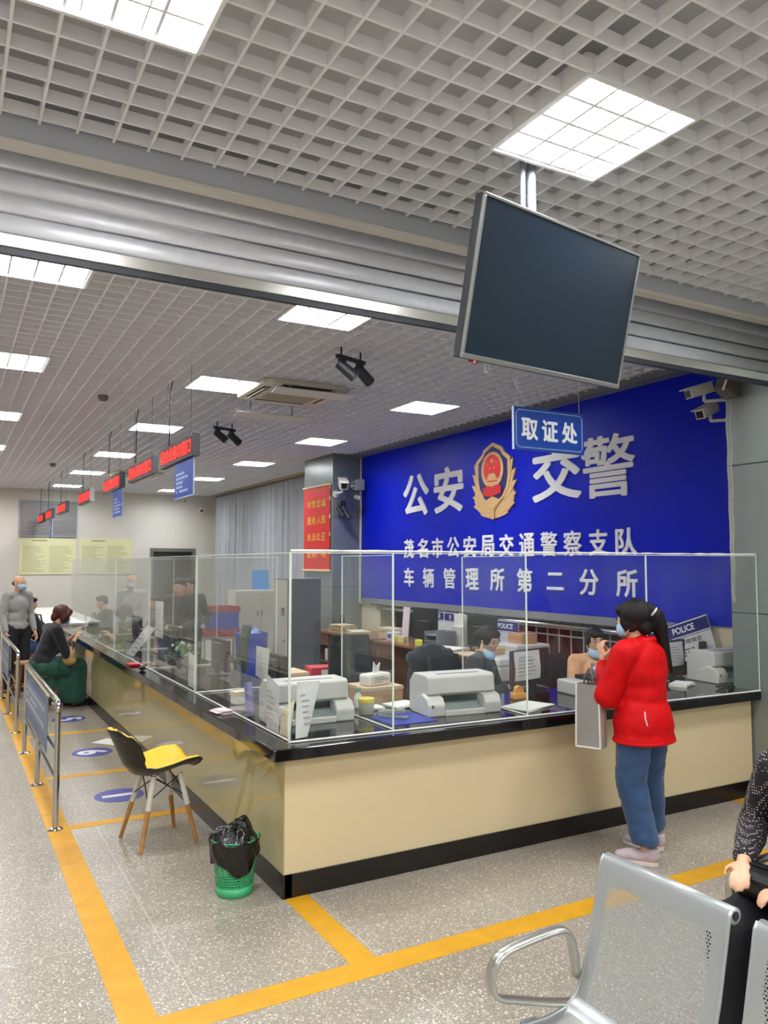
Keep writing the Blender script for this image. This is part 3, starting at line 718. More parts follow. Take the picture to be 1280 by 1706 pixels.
# perforated steel waiting bench, foreground right (sitters face -x)
PERF = perf_mat('perforated sheet', '#b9bdbc', 0.0085, 0.33)
SHEET = mat('silver grey sheet', '#b4b8b8', 0.33, metal=0.55)
def bench(loc, label, nseat, only_arm=False):
    o = thing('waiting_bench', label, 'bench', loc, 0, 'perforated steel waiting benches')
    # local frame: y runs along the row (seat 0 ends at y=0 and goes to -y), x = 0 at the crest of the back, seats project to -x
    sw_, gap = 0.455, 0.075
    prof = [(0.000, .850), (-.012, .835), (-.023, .785), (-.060, .63), (-.095, .52), (-.125, .462), (-.17, .434), (-.24, .424), (-.34, .426), (-.44, .440), (-.50, .446), (-.535, .436), (-.545, .415)]
    def side(i):
        return 0.0 if i < 2 else 0.0
    for k in range(nseat):
        y1 = -k * (sw_ + gap); y0 = y1 - sw_
        m = MB(); uvl = m.bm.loops.layers.uv.new('UVMap'); acc = 0
        bord = .042; d = [0]
        for a, b in zip(prof, prof[1:]): d.append(d[-1] + math.hypot(b[0] - a[0], b[1] - a[1]))
        def quad(i, ya, yb, mi, s_a, s_b):
            (xa, za), (xb, zb) = prof[i], prof[i + 1]
            f = m.bm.faces.new([m.bm.verts.new(p) for p in ((xa, ya, za), (xa, yb, za), (xb, yb, zb), (xb, ya, zb))]); f.material_index = mi; f.smooth = True
            for l, q in zip(f.loops, ((ya, d[i]), (yb, d[i]), (yb, d[i + 1]), (ya, d[i + 1]))): l[uvl].uv = (q[0] + 2, q[1] + .2)
        for i in range(len(prof) - 1):
            solid_row = i < 2 or i > 9 or i in (5,)
            if solid_row: quad(i, y0, y1, 0, 0, 1)
            else:
                quad(i, y0, y0 + bord, 0, 0, 1); quad(i, y0 + bord, y1 - bord, 1, 0, 1); quad(i, y1 - bord, y1, 0, 0, 1)
        bmesh.ops.remove_doubles(m.bm, verts=m.bm.verts, dist=1e-5)
        m.obj('seat_shell', [SHEET, PERF], o, smooth=True)
        c = MB(); c.tube([(0.016, y0, .832), (0.016, y1, .832)], .022, 18); cr = c.obj('crest_roll', SHEET, o, smooth=True)
        for yy in (y0 - .001, y1 + .001):
            e = MB(); e.cyl((.016, yy - .0015, .832), (.016, yy + .0015, .832), .012, 14); e.obj('tube_mouth', DARK, cr)
        for yy in (y0, y1):
            MB().tube([(x + .004, yy, z) for x, z in prof], .006, 6).obj('edge_roll', SHEET, o, smooth=True)
    Lr = nseat * (sw_ + gap)
    m = MB(); m.bx(-.30, -.24, -Lr + .02, .05, .36, .41); m.obj('beam', mat('grey beam', '#6f7375', 0.4, metal=.4), o, bevel=.006)
    for y in (0.02, -Lr + gap - .02):
        m = MB(); A = [(-.10, y, .50), (-.115, y, .60), (-.135, y, .645), (-.18, y, .655), (-.36, y, .640), (-.40, y, .625), (-.425, y, .58), (-.42, y, .535), (-.395, y, .51), (-.36, y, .50), (-.22, y, .455), (-.12, y, .43)]
        # smooth the corner points
        pts = []
        for i in range(len(A) - 1):
            for q in range(4): pts.append(V(A[i]).lerp(V(A[i + 1]), q / 4))
        pts.append(V(A[-1]))
        for _ in range(3): pts = [pts[0]] + [(pts[i - 1] + pts[i] * 2 + pts[i + 1]) / 4 for i in range(1, len(pts) - 1)] + [pts[-1]]
        m.tube(pts, .02, 10, flat=(.022, .010)); ar = m.obj('armrest', mat('satin armrest metal', '#bdbcb4', .28, metal=.85), o, smooth=True)
    for y in (-.2, -Lr + .28):
        m = MB(); m.tube([(-.02, y, .02), (-.16, y, .06), (-.27, y, .36)], .02, 10); m.tube([(-.52, y, .02), (-.38, y, .06), (-.27, y, .36)], .02, 10); m.obj('leg', STEEL, o, smooth=True)
    return o
bench((1.815, 1.86, 0), 'perforated silver steel waiting bench in the near foreground', 3)
bench((2.94, 1.93, 0), 'perforated silver steel waiting bench under the person with the quilted bag', 3)

# wooden stools on the far public side
STOOLW = mat('pale stool wood', '#b48a5c', 0.5, var=0.15, vscale=18)
def stool(loc, label, H=.43):
    o = thing('wooden_stool', label, 'stool', loc, R(12), 'wooden stools at the long counter')
    MB().lathe([(.001, H - .035), (.15, H - .035), (.165, H - .028), (.165, H - .008), (.155, H), (.001, H)], n=32, caps=False).obj('seat', STOOLW, o)
    for sx in (-1, 1):
        for sy in (-1, 1): MB().cone((sx * .10, sy * .10, H - .03), .02, (sx * .15, sy * .15, 0), .015, 12).obj('leg', mat('red brown stool wood', '#7c4426', 0.45), o)
    m = MB()
    for a, b in (((-1, -1), (1, -1)), ((1, -1), (1, 1)), ((1, 1), (-1, 1)), ((-1, 1), (-1, -1))): m.cyl((a[0] * .133, a[1] * .133, .15), (b[0] * .133, b[1] * .133, .15), .009, 8)
    m.obj('stretcher', STOOLW, o)
stool((1.06, 10.5, 0), 'wooden stool under the seated woman in the green skirt')
stool((0.98, 11.55, 0), 'empty wooden stool behind the woman in the green skirt', .46)
stool((1.02, 13.0, 0), 'wooden stool under the seated man with the black bag')

# ================================================================== HANGING SIGNS, CEILING FITTINGS
LEDR = mat('led red glow', '#ff1e14', 0.5, emit=1.3); LEDB = mat('led board dark red', '#2c0706', 0.5, emit=0.1); FRM = mat('led frame black', '#17171a', 0.4)
BOARDB = mat('blue notice sheet', '#0d45b0', 0.35); BOARDW = mat('pale blue print', '#cfe4f2', 0.4)
LT = ['综合业务①窗口', '综合业务②窗口', '综合业务③窗口', '综合业务④窗口', '综合业务⑤窗口', '综合业务⑥窗口', '综合业务⑦窗口']
ledys = [(6.98, 8.22), (8.57, 9.85), (10.4, 11.62), (12.8, 14.02), (15.7, 16.95), (17.95, 19.1), (19.65, 20.75)]
ledl = ['largest and nearest red LED window sign, a blue notice below it', 'second red LED window sign, next behind the nearest', 'third red LED window sign, with a blue notice below it', 'fourth red LED window sign, with a white end cap', 'fifth red LED window sign before the grey board', 'sixth red LED window sign before the grey board, narrow blue notice below', 'farthest and smallest red LED window sign by the far wall']
for k, (y0, y1) in enumerate(ledys):
    t = thing('led_sign', ledl[k], 'LED sign', (1.9, (y0 + y1) / 2, 2.73), 0, 'red LED window signs hung over the long counter'); l = (y1 - y0)
    MB().bx(0, .06, -l / 2, l / 2, 0, .205).obj('case', FRM, t, bevel=.003)
    MB().bx(-.002, 0, -l / 2 + .03, l / 2 - .03, .025, .18).obj('display', LEDB, t)
    m = MB(); text(m, LT[k], (-.002, 0, .1025), (0, -1, 0), (0, 0, 1), l - .1, .14, .02, .002); m.obj('lettering', LEDR, t)
    cap = mat('led cap white', '#e6e6e6', .4) if k == 3 else mat('led cap grey', '#4b4b50', .4)
    MB().bx(-.004, .066, -l / 2 - .012, -l / 2, -.004, .21).obj('end_cap', cap, t, bevel=.003)
    for s in (-1, 1):
        MB().cyl((.03, s * l * .36, .205), (.03, s * l * .36, .90), .0025, 6).obj('hanging_wire', mat('grey wire', '#77777a', .5), t)
    m = MB(); m.tube([(.03, l * .30, .2), (.035, l * .30, .5), (.03, l * .29, .75), (.05, l * .27, .9)], .006, 6); m.obj('power_cable', mat('dark cable', '#3a3a3c', .5), t, smooth=True)
for x, y0, y1, z0, z1, l, sd in ((1.93, 7.03, 7.70, 2.385, 2.725, 'blue printed notice hanging below the nearest LED sign', 1), (1.93, 10.34, 10.98, 2.37, 2.725, 'blue printed notice hanging below the third LED sign', 2), (1.93, 18.0, 18.45, 2.33, 2.725, 'small blue notice hanging below the sixth LED sign', 3)):
    t = thing('notice_sign', l, 'sign', (x, (y0 + y1) / 2, z0), 0, 'blue notices below the LED signs'); w_ = y1 - y0; h_ = z1 - z0
    MB().bx(-.004, .004, -w_ / 2, w_ / 2, 0, h_).obj('board', BOARDB, t)
    m = MB(); m.bx(-.005, .005, -w_ / 2 - .008, -w_ / 2, 0, h_); m.bx(-.005, .005, -w_ / 2, w_ / 2, -.008, 0); m.obj('white_edge', SIGNW, t)
    m = MB(); marks(m, (-.004, 0, h_ * .42), (0, -1, 0), (0, 0, 1), w_ * .85, h_ * .62, 5, 9, sd, .8); m.obj('lettering', BOARDW, t)
# track spotlights
SPB = mat('black spotlight body', '#22252b', 0.4)
def spots(loc, label, rz):
    t = thing('track_spotlight', label, 'spotlight', loc, rz, 'twin black ceiling spotlights')
    m = MB(); m.bx(-.17, .17, -.018, .018, -.03, 0); m.cyl((-.12, 0, 0), (-.12, 0, .07), .008, 8); m.cyl((.12, 0, 0), (.12, 0, .07), .008, 8); m.obj('track', SPB, t)
    for s, dx, dy in ((-1, .10, -.10), (1, .16, -.02)):
        b = V((s * .11, 0, -.03)); e = b + V((.02, 0, -.07)); d = V((dx, dy, -.12)).normalized()
        h_ = MB(); h_.cone(e - d * .06, .045, e + d * .13, .05, 20); ho = h_.obj('lamp_head', SPB, t, smooth=False, bevel=.004)
        MB().cyl(e + d * .131, e + d * .134, .043, 20).obj('lens', mat('grey lens', '#9aa0a8', .15), ho)
        m = MB(); m.cyl(b, e, .012, 10); m.bx(b.x - .03, b.x + .03, -.02, .02, -.06, -.03); m.obj('yoke', SPB, t)
spots((2.98, 5.95, 3.52), 'twin black ceiling spotlights near the shutter and the air conditioner', R(20))
spots((3.10, 9.85, 3.52), 'twin black ceiling spotlights farther back, right of the nearest LED sign', R(20))
# cassette air conditioners
ACW = mat('cream AC plastic', '#d8d0bd', 0.4)
def cassette(loc, label, baffles):
    t = thing('ceiling_air_conditioner', label, 'air conditioner', loc, 0, 'ceiling cassette air conditioners'); a = .48
    m = MB(); m.prism([(-a + .08, -a), (a - .08, -a), (a, -a + .08), (a, a - .08), (a - .08, a), (-a + .08, a), (-a, a - .08), (-a, -a + .08)], (0, 0, 0), (1, 0, 0), (0, 1, 0), .05); m.obj('panel', ACW, t, bevel=.012)
    MB().bx(-.27, .27, -.27, .27, -.012, 0).obj('grille', mat('AC grille tan', '#a59a7c', 0.6, var=.1, vscale=60), t, bevel=.006)
    for k in range(4):
        q = rotz(k * math.pi / 2); m = MB(); m.box(q @ V((0, -.385, -.001)), (.56, .075, .006), q); s_ = m.obj('outlet_slot', DARK, t)
        m = MB(); m.box(q @ V((0, -.40, -.012)), (.54, .05, .006), q @ Matrix.Rotation(R(30), 3, 'X')); m.obj('louvre_flap', ACW, s_)
    if baffles:
        for x, y, z in baffles:
            m = MB(); m.box((x, y, z), (.85, .16, .008), Matrix.Rotation(R(-12), 3, 'X')); b_ = m.obj('air_baffle', mat('white baffle', '#e0dcd2', .35), t)
            for s in (-.25, .25): MB().cyl((x + s, y, z), (x + s, y, .03), .009, 8).obj('baffle_bracket', GREYMETAL, b_)
cassette((3.17, 7.72, 3.55), 'cream ceiling cassette air conditioner with hanging baffle boards near the middle lamps', [(.05, -.42, -.06), (.0, .62, -.13)])
cassette((3.3, 16.4, 3.55), 'small distant cream cassette air conditioner behind the LED signs', None)
for x, y, l in ((1.44, 8.95, 'small round smoke detector on the ceiling left of the LED signs'), (1.64, 15.5, 'distant small round smoke detector near the far wall')):
    t = MB().lathe([(.001, .0), (.035, .0), (.05, .02), (.055, .045), (.055, .06), (.001, .06)], (0, 0, 0), 24, caps=False).obj('smoke_detector', mat('detector grey', '#6f6c66', .5), smooth=False); t.location = (x, y, 3.54); tag(t, l, 'smoke detector', 'ceiling smoke detectors')

# ================================================================== FAR WALL
t = thing('louvred_panel', 'grey slatted panel high on the far white wall', 'panel', (2.16, 20.94, 2.44))
MB().bx(-.65, .65, -.012, 0, 0, .85).obj('backing', mat('panel grey', '#8a8a8a', .5), t)
m = MB()
for k in range(16): m.box((0, -.02, .05 + k * .05), (1.22, .012, .034), Matrix.Rotation(R(25), 3, 'X'))
m.obj('slats', mat('slat grey', '#97979a', .45), t)
m = MB(); m.bx(-.66, .66, -.03, 0, .84, .87); m.bx(-.66, .66, -.03, 0, -.02, .01); m.bx(-.66, -.63, -.03, 0, .01, .84); m.bx(.63, .66, -.03, 0, .01, .84); m.obj('frame', GREYMETAL, t)
PY = mat('pale yellow poster', '#dcdcae', 0.5); PT = mat('olive small print', '#a9a77c', 0.6); PH = mat('red brown heading', '#8d6a52', .6)
for x, z0, z1, w_, l, sd in ((2.16, 1.5, 2.39, 1.28, 'pale yellow rule poster on the far wall below the grey panel', 4), (3.52, 1.5, 2.40, 1.28, 'pale yellow rule poster on the far wall, right of the other poster', 9)):
    t = thing('wall_poster', l, 'poster', (x, 20.945, z0), 0, 'pale yellow posters on the far wall'); h_ = z1 - z0
    MB().bx(-w_ / 2, w_ / 2, -.01, 0, 0, h_).obj('sheet', PY, t)
    m = MB(); marks(m, (0, -.01, h_ - .06), (1, 0, 0), (0, 0, 1), w_ * .55, .06, 1, 15, 2, 1.0); m.obj('heading', PH, t)
    m = MB()
    for s in (-1, 1): lines(m, (s * w_ * .24, -.01, h_ * .43), (1, 0, 0), (0, 0, 1), w_ * .42, h_ * .74, 18, sd + s)
    m.obj('print', PT, t)
CAMW = mat('camera white', '#d9d6cc', .4); CAMD = mat('camera dark', '#16161a', .3)
def bullet_cam(name, loc, d, label, s=1.0, wall=None):
    t = thing(name, label, 'security camera', loc, 0, 'security cameras')
    d = V(d).normalized(); q = d.to_track_quat('Y', 'Z').to_matrix()
    m = MB(); m.box((0, 0, 0), (.075 * s, .20 * s, .07 * s), q); m.box(q @ V((0, .015 * s, .04 * s)), (.09 * s, .24 * s, .010 * s), q); b_ = m.obj('body', CAMW, t, bevel=.006 * s)
    m = MB(); m.box(q @ V((0, .101 * s, 0)), (.055 * s, .004, .05 * s), q); m.obj('lens_window', CAMD, b_)
    if wall is not None:
        w_ = V(wall); e = q @ V((0, -.03 * s, -.035 * s)); k = V((e.x, e.y, e.z - .05 * s))
        m = MB(); m.cyl(e, k, .012 * s, 10); m.cyl(k, w_, .012 * s, 10); m.obj('arm', CAMW, t)
        MB().cyl(w_ + (k - w_).normalized() * .014, w_, .035 * s, 18).obj('wall_mount', CAMW, t)
    return t
bullet_cam('security_camera', (5.45, 20.7, 3.44), (-.3, -1, -.3), 'small dark-faced security camera high on the far wall', .8, (0, .24, 0.02))
t = thing('dome_camera', 'round white dome security camera on the far wall beside the curtain', 'security camera', (5.95, 20.85, 3.2), 0, 'security cameras')
MB().sphere((0, -.05, 0), .09, 3).obj('dome', CAMW, t, smooth=True); MB().sphere((-.03, -.12, -.02), .04, 2).obj('lens', CAMD, t, smooth=True); MB().bx(-.05, .05, -.02, .1, -.05, .05).obj('mount', CAMW, t)
bullet_cam('security_camera', (5.62, 11.5, 3.06), (-.35, -1, -.35), 'boxy white security camera on the far pillar above the banner', 1.7, (.03, .34, -.14))
t = thing('security_camera', 'small grey security camera on the far pillar next to the blue wall', 'security camera', (5.96, 11.6, 3.08), 0, 'security cameras')
MB().bx(-.05, .08, -.06, .05, -.1, .08).obj('junction_box', GREYMETAL, t, bevel=.006); MB().cyl((-.08, -.05, -.22), (-.08, -.16, -.24), .035, 16).obj('body', CAMW, t); m = MB(); m.cyl((-.08, -.08, -.22), (.05, .24, -.2), .012, 8); m.tube([(-.05, 0, .05), (-.12, .0, .03), (-.13, .0, -.06), (-.06, 0, -.1)], .006, 6); m.bx(-.03, .06, .0, .25, -.03, .0); m.obj('arm', CAMW, t)
t = thing('spotlight', 'black adjustable spotlight on the far pillar below the white camera', 'spotlight', (5.70, 11.72, 2.70))
m = MB(); m.cyl((0, .13, .06), (0, -.02, .02), .02, 10); m.bx(-.05, .05, -.06, .04, -.02, .1); m.obj('bracket', SPB, t); m = MB(); m.cone((.0, -.03, 0), .045, (.09, -.12, -.2), .05, 18); m.obj('lamp_head', SPB, t); MB().cone((-.08, -.0, 0), .03, (-.0, -.08, -.16), .035, 14).obj('side_head', SPB, t)
m = MB(); m.tube([(0, 0, 2.5), (.0, 0, 1.6), (-.015, 0, .6), (-.02, 0, .05), (-.01, -.02, 0.0)], .022, 10); t = m.obj('cable_conduit', mat('cream conduit', '#d5d2c4', .5), smooth=True); t.location = (6.118, 11.815, 1.08); tag(t, 'pale vertical cable conduit between the far pillar and the blue wall', 'conduit')

# curtain over the recessed window
m = MB(); rnd = random.Random(5); ph = [rnd.uniform(0, 6.28) for _ in range(6)]
def cfold(u, v):
    y = 13.06 + u * 7.6; a = .5 + .5 * v
    f = .035 * math.sin(u * 260 + ph[0] + 1.5 * math.sin(u * 31)) + .022 * math.sin(u * 97 + ph[1]) + .012 * math.sin(u * 410 + ph[2])
    g = .015 * math.sin(u * 600)
    return V((6.30 + f * (1.15 - .5 * v) + g * (v > .93), y, .35 + v * 3.17))
m.grid(cfold, 900, 14); ct = m.obj('curtain', mat('grey satin curtain', '#adb0b8', .42, var=.05, vscale=5, sheen=.3), smooth=True); tag(ct, 'long gathered grey curtain on the right wall beyond the red banner', 'curtain')
MB().cyl((6.30, 13.06, 3.56), (6.30, 20.7, 3.56), .018, 10).obj('curtain_rail', mat('rail', '#555559', .4), ct)
# red slogan banner on the far pillar
bnr = thing('wall_banner', 'tall red hanging banner with gold Chinese slogan on the far pillar', 'banner', (5.597, 12.46, 1.62))
MB().bx(-.02, -.012, -.54, .54, 0.03, 1.46).obj('cloth', mat('banner red', '#d4201c', .55, var=.05), bnr)
for z in (.02, 1.475): MB().cyl((-.02, -.57, z), (-.02, .57, z), .022, 12).obj('rod', mat('banner rod', '#cdb987', .4), bnr)
m = MB()
for k, row in enumerate(('对党忠诚', '服务人民', '执法公正', '纪律严明')):
    for i, chx in enumerate(row): text(m, chx, (-.02, .30 - i * .2, 1.18 - k * .29), (0, -1, 0), (0, 0, 1), .17, .135, .012, .003)
m.obj('lettering', mat('banner gold', '#e8c24a', .45), bnr)
m = MB()
for z in (1.4, 1.2, .9, .6, .3): m.bx(-.022, -.012, -.555, -.535, z, z + .07)
m.obj('edge_tabs', mat('banner tabs', '#e6ddc0', .5), bnr)

# cctv, hoist and chain at the near pillar
bullet_cam('security_camera', (5.47, 4.40, 3.20), (-1, .25, -.32), 'upper white security camera at the near pillar', 1.15, (.22, -.275, -.09))
bullet_cam('security_camera', (5.56, 4.40, 3.04), (-1, -.1, -.42), 'lower white security camera at the near pillar', 1.15, (.12, -.275, -.10))
mo = thing('shutter_motor', 'rusty grey covered shutter motor under the shutter by the near pillar', 'motor', (5.36, 4.03, 3.12))
m = MB(); m.prism([(-.08, -.02), (-.115, .0), (-.05, .14), (-.05, .45), (.045, .45), (.05, .12), (.075, -.05), (.0, -.065)], (0, -.06, 0), (1, 0, 0), (0, 0, 1), -.12); m.obj('housing', mat('rusty grey cover', '#5d544d', .7, var=.25, vscale=14), mo, bevel=.012)
m = MB(); m.tube([(-.10, -.07, .42), (-.085, -.08, .25), (-.12, -.07, .06), (-.14, -.05, -.02)], .008, 8); m.obj('white_cable', mat('white cable'), mo, smooth=True)
hc = thing('hoist_chain', 'double loop of pale hoist chain hanging in front of the near pillar edge', 'chain', (5.355, 4.04, 1.45))
for sx in (-.022, .022):
    m = MB(); n = 62
    for k in range(n):
        z = .02 + k * (1.58 / n); xx = sx * (0.5 + 0.5 * k / n); yy = 0.004 * math.sin(k * .5); a = k % 2
        ring = [V((xx + (.008 * math.cos(q) if a else 0), yy + (0 if a else .008 * math.cos(q)), z + .0155 * math.sin(q))) for q in [2 * math.pi * i / 8 for i in range(8)]]
        m.tube(ring, .0028, 5, closed=True)
    m.obj('chain_strand', mat('pale chain', '#c2c0b2', .35, metal=.5), hc, smooth=True)

# ================================================================== STAFF SIDE: FURNITURE
DESKW = mat('red brown desk wood', '#6a3b25', 0.35, var=.2, vscale=10); DESKT = mat('brown desk top', '#8a5c40', 0.2, var=.12, vscale=6); PAPER = mat('white paper'); CARD = mat('tan cardboard', '#c49a70', .75, var=.06)
def desk(loc, label, l, shelf):
    t = thing('office_desk', label, 'desk', loc, 0, 'brown wooden desks along the window'); d = .70
    MB().bx(0, d, 0, l, .73, .76).obj('desk_top', DESKT, t, bevel=.004)
    MB().bx(.04, d - .04, .02, .42, 0, .73).obj('drawer_pedestal', DESKW, t)
    for k in range(3):
        dr_ = MB().bx(.025, .04, .04, .40, .06 + k * .22, .26 + k * .22).obj('drawer', DESKW, t, bevel=.004); MB().bx(.012, .025, .16, .28, .16 + k * .22, .175 + k * .22).obj('handle', STEEL, dr_)
    m = MB(); m.bx(.04, d - .04, l - .48, l - .46, 0, .73); m.bx(.04, d - .04, l - .04, l - .02, 0, .73); m.bx(.04, d - .04, l - .46, l - .04, .3, .32); m.bx(.04, d - .04, l - .46, l - .04, .55, .72); m.obj('shelf_side', DESKW, t)
    MB().bx(d - .06, d - .04, .42, l - .48, .2, .73).obj('modesty_panel', DESKW, t)
desk((4.92, 6.95, 0), 'brown wooden office desk under the POLICE boards, nearer of two', 2.2, 0)
desk((4.92, 9.25, 0), 'brown wooden office desk by the grey locker, farther of two', 1.85, 1)
def sheets(name, loc, size, n, label, rz=0, group='loose papers and files on the desks and counter', seed=0, m_=None, cat='papers'):
    """an untidy pile, one thing: pushed, it moves as one"""
    rnd = random.Random(seed); m = MB()
    for k in range(n):
        m.box((rnd.uniform(-.012, .012), rnd.uniform(-.012, .012), size[2] * (k + .5) / n), (size[0], size[1], size[2] / n * .9), rotz(rnd.uniform(-.12, .12)))
    o = m.obj(name, m_ or PAPER); o.location = loc; o.rotation_euler = (0, 0, rz); return tag(o, label, cat, group)
MANILA = mat('manila files', '#d8c59a', .7)
sheets('file_stack', (5.10, 10.42, .761), (.24, .34, .11), 9, 'thick tan file stack at the left end of the farther desk', .2, seed=1, m_=MANILA, cat='files')
sheets('file_stack', (5.13, 9.98, .761), (.26, .36, .05), 5, 'flatter pale file stack beside the thick tan one on the farther desk', -.2, seed=2, m_=mat('pale files', '#e6dcc0', .7), cat='files')
sheets('paper_stack', (5.06, 7.61, .761), (.30, .42, .035), 7, 'loose white papers on the nearer desk before the POLICE boards', .35, seed=3)
sheets('paper_stack', (5.05, 7.17, .761), (.22, .32, .012), 3, 'thin cream papers on the near end of the brown desk', -.2, seed=4, m_=MANILA)
m = MB(); m.lathe([(.001, 0), (.036, 0), (.038, .02), (.038, .15), (.03, .17), (.026, .18), (.03, .185), (.03, .22), (.001, .225)], n=24, caps=False); o = m.obj('flask', mat('navy flask', '#232a3c', .25), smooth=True); o.location = (5.3, 10.86, .76); tag(o, 'dark navy flask standing on the farther brown desk', 'flask')
def monitor(loc, rz, label, w_=.50, h_=.30, col='#1b1c20', cat='monitor', zc=.16, paper=None):
    t = thing('computer_monitor', label, cat, loc, rz, 'computer monitors'); M_ = mat('monitor black ' + col, col, .4)
    # local: screen faces +y, the back faces -y
    MB().bx(-w_ / 2, w_ / 2, -.02, .012, zc - .08, zc - .08 + h_).obj('case', M_, t, bevel=.006)
    MB().bx(-w_ / 2 + .012, w_ / 2 - .012, .012, .0135, zc - .065, zc - .095 + h_).obj('screen', mat('lit desktop screen', '#8fb0d6', .3, emit=.5), t)
    MB().bx(-.12, .12, -.05, -.02, zc, zc + .16).obj('back_bulge', M_, t, bevel=.012)
    MB().bx(-.03, .03, -.045, -.02, .012, zc).obj('neck', M_, t); MB().lathe([(.11, 0), (.11, .006), (.09, .013)], (0, -.02, 0), 28).obj('stand_base', M_, t)
    if paper:
        (pw, ph, px, pz) = paper
        m = MB(); m.grid(lambda a, b: V((px + (a - .5) * pw, -.055 - .008 * math.sin(a * 3) - .006 * math.sin(b * 5), pz + (b - .5) * ph)), 12, 12); p_ = m.obj('taped_notice', mat('grey white notice', '#dcdad6', .7), t, smooth=True)
        m = MB(); lines(m, (px, -.070, pz), (1, 0, 0), (0, 0, 1), pw * .8, ph * .72, 6, 3, .28); m.obj('print', mat('grey print', '#a3a2a2', .7), p_)
    return t
monitor((3.93, 4.78, CT), R(-168) + math.pi, 'black monitor back with taped grey notice in front of the woman officer', .45, .27, zc=.12, paper=(.30, .215, -.09, .20))
monitor((5.42, 4.74, CT), R(-170) + math.pi, 'black monitor back with taped notice to the right of the red jacket', .45, .27, zc=.12, paper=(.30, .20, -.02, .20))
monitor((5.32, 8.5, .76), R(-85), 'black monitor back on the nearer desk left of the first POLICE board', .50, .40, zc=.12)
monitor((5.42, 7.42, .76), R(-80), 'black monitor back on the nearer desk behind the head of the woman officer', .46, .36, zc=.12)
monitor((2.12, 5.45, CT), R(-90), 'black monitor back with a long hanging sheet, first place on the side counter', .46, .27, zc=.12)
monitor((2.12, 6.75, CT), R(-90), 'black monitor back on the side counter, second place from the corner', .46, .27, zc=.12)
monitor((2.12, 8.35, CT), R(-90), 'black monitor back on the side counter, third place from the corner', .46, .27, zc=.12)
monitor((2.12, 10.2, CT), R(-90), 'black monitor back on the side counter, fourth place from the corner', .46, .27, zc=.12)
# printers
PRW = mat('office white plastic', '#cfcdc6', .42); PRG = mat('smoked cover', '#3d4344', .2); PRT = mat('grey green tray', '#8f9b98', .4)
def printer(loc, rz, label):
    t = thing('passbook_printer', label, 'printer', loc, rz, 'white form printers on the counter'); w_, d, h_ = .53, .33, .25
    # local: paper slot faces -y
    prof = [(-.16, .0), (-.165, .07), (-.155, .11), (.165, .11), (.165, 0)]
    m = MB(); m.prism([(y, z) for y, z in ((-.05, .0), (-.05, .11), (-.12, .135), (-.11, .235), (-.09, .25), (.10, .25), (.165, .19), (.165, 0))], (-w_ / 2 + .02, 0, 0), (0, 1, 0), (0, 0, 1), w_ - .04); m.obj('upper_case', PRW, t, bevel=.008)
    side = [(-.165, .0), (-.17, .07), (-.14, .115), (-.06, .135), (.02, .10), (.10, 0)]
    for s in (-1, 1):
        x0 = -w_ / 2 if s < 0 else w_ / 2 - .12
        MB().prism(side, (x0, 0, 0), (0, 1, 0), (0, 0, 1), .12).obj('side_cheek', PRW, t, bevel=.01)
    m = MB(); m.bx(-w_ / 2 + .12, w_ / 2 - .12, -.17, -.04, 0, .035); m.obj('front_lip', PRW, t, bevel=.005)
    MB().bx(-w_ / 2 + .12, w_ / 2 - .12, -.055, -.048, .035, .14).obj('dark_slot', PRG, t)
    m = MB(); m.box((0, -.10, .05), (w_ - .25, .12, .006), Matrix.Rotation(R(22), 3, 'X')); m.obj('paper_tray', PRT, t)
    m = MB()
    for k in range(26): m.bx(-.15 + k * .012, -.144 + k * .012, -.07, -.03, .249, .2515)
    m.obj('vent_slots', mat('slot grey', '#8b8a86', .6), t)
    m = MB(); m.bx(-w_ / 2 + .025, -w_ / 2 + .035, -.1725, -.168, .055, .075); m.lathe([(.001, 0), (.016, 0), (.016, .02)], (0, 0, 0), 12); 
    m.obj('button', mat('button dark', '#3b3b3d', .5), t)
    return t
printer((2.945, 4.36, CT), R(-6), 'white form printer on the front counter in front of the woman officer')
printer((1.97, 4.56, CT), R(-2), 'white form printer at the counter corner behind the leaning sheets')
printer((5.70, 4.42, CT), R(-2), 'white form printer at the right end of the counter by the pillar')
# lockers, cabinets, baskets, crates
t = thing('metal_locker', 'tall grey metal locker with a beige door behind the counter', 'locker', (3.9, 9.6, 0))
MB().bx(0, .47, 0, .5, 0, 1.56).obj('body', mat('dark grey locker side', '#565b63', .35, metal=.2, var=.06, vscale=3), t, bevel=.004)
dd_ = MB().bx(-.018, 0, .01, .49, .03, 1.54).obj('door', mat('beige locker door', '#b5b3a4', .45), t, bevel=.003); m = MB(); m.bx(-.03, -.018, .08, .16, 1.08, 1.18); m.obj('label_plate', mat('plate grey', '#5d5d5c', .4), dd_); m = MB(); m.cyl((-.05, .06, 1.1), (-.018, .06, 1.1), .012, 10); m.cyl((-.05, .06, .75), (-.018, .06, .75), .016, 10); m.obj('lock_knob', STEEL, dd_)
t = thing('filing_cabinet', 'off-white two-door filing cabinet behind the crates', 'cabinet', (4.5, 13.55, 0)); CABW = mat('cream cabinet', '#cfcfc2', .45)
MB().bx(0, .95, 0, .42, 0, 1.28).obj('body', CABW, t, bevel=.004)
for k in range(2):
    d_ = MB().bx(.02 + k * .46, .47 + k * .46, -.015, 0, .05, 1.25).obj('door', CABW, t, bevel=.003); MB().bx(.40 + k * .08, .43 + k * .08, -.03, -.015, .82, .92).obj('handle', GREYMETAL, d_)
m = MB(); m.box((0, 0, .18), (.32, .012, .36), Matrix.Rotation(R(-10), 3, 'X')); o = m.obj('blue_folder', mat('light blue plastic', '#4f9be0', .4)); o.location = (5.03, 13.72, 1.285); tag(o, 'light blue folder standing on the cream filing cabinet', 'folder')
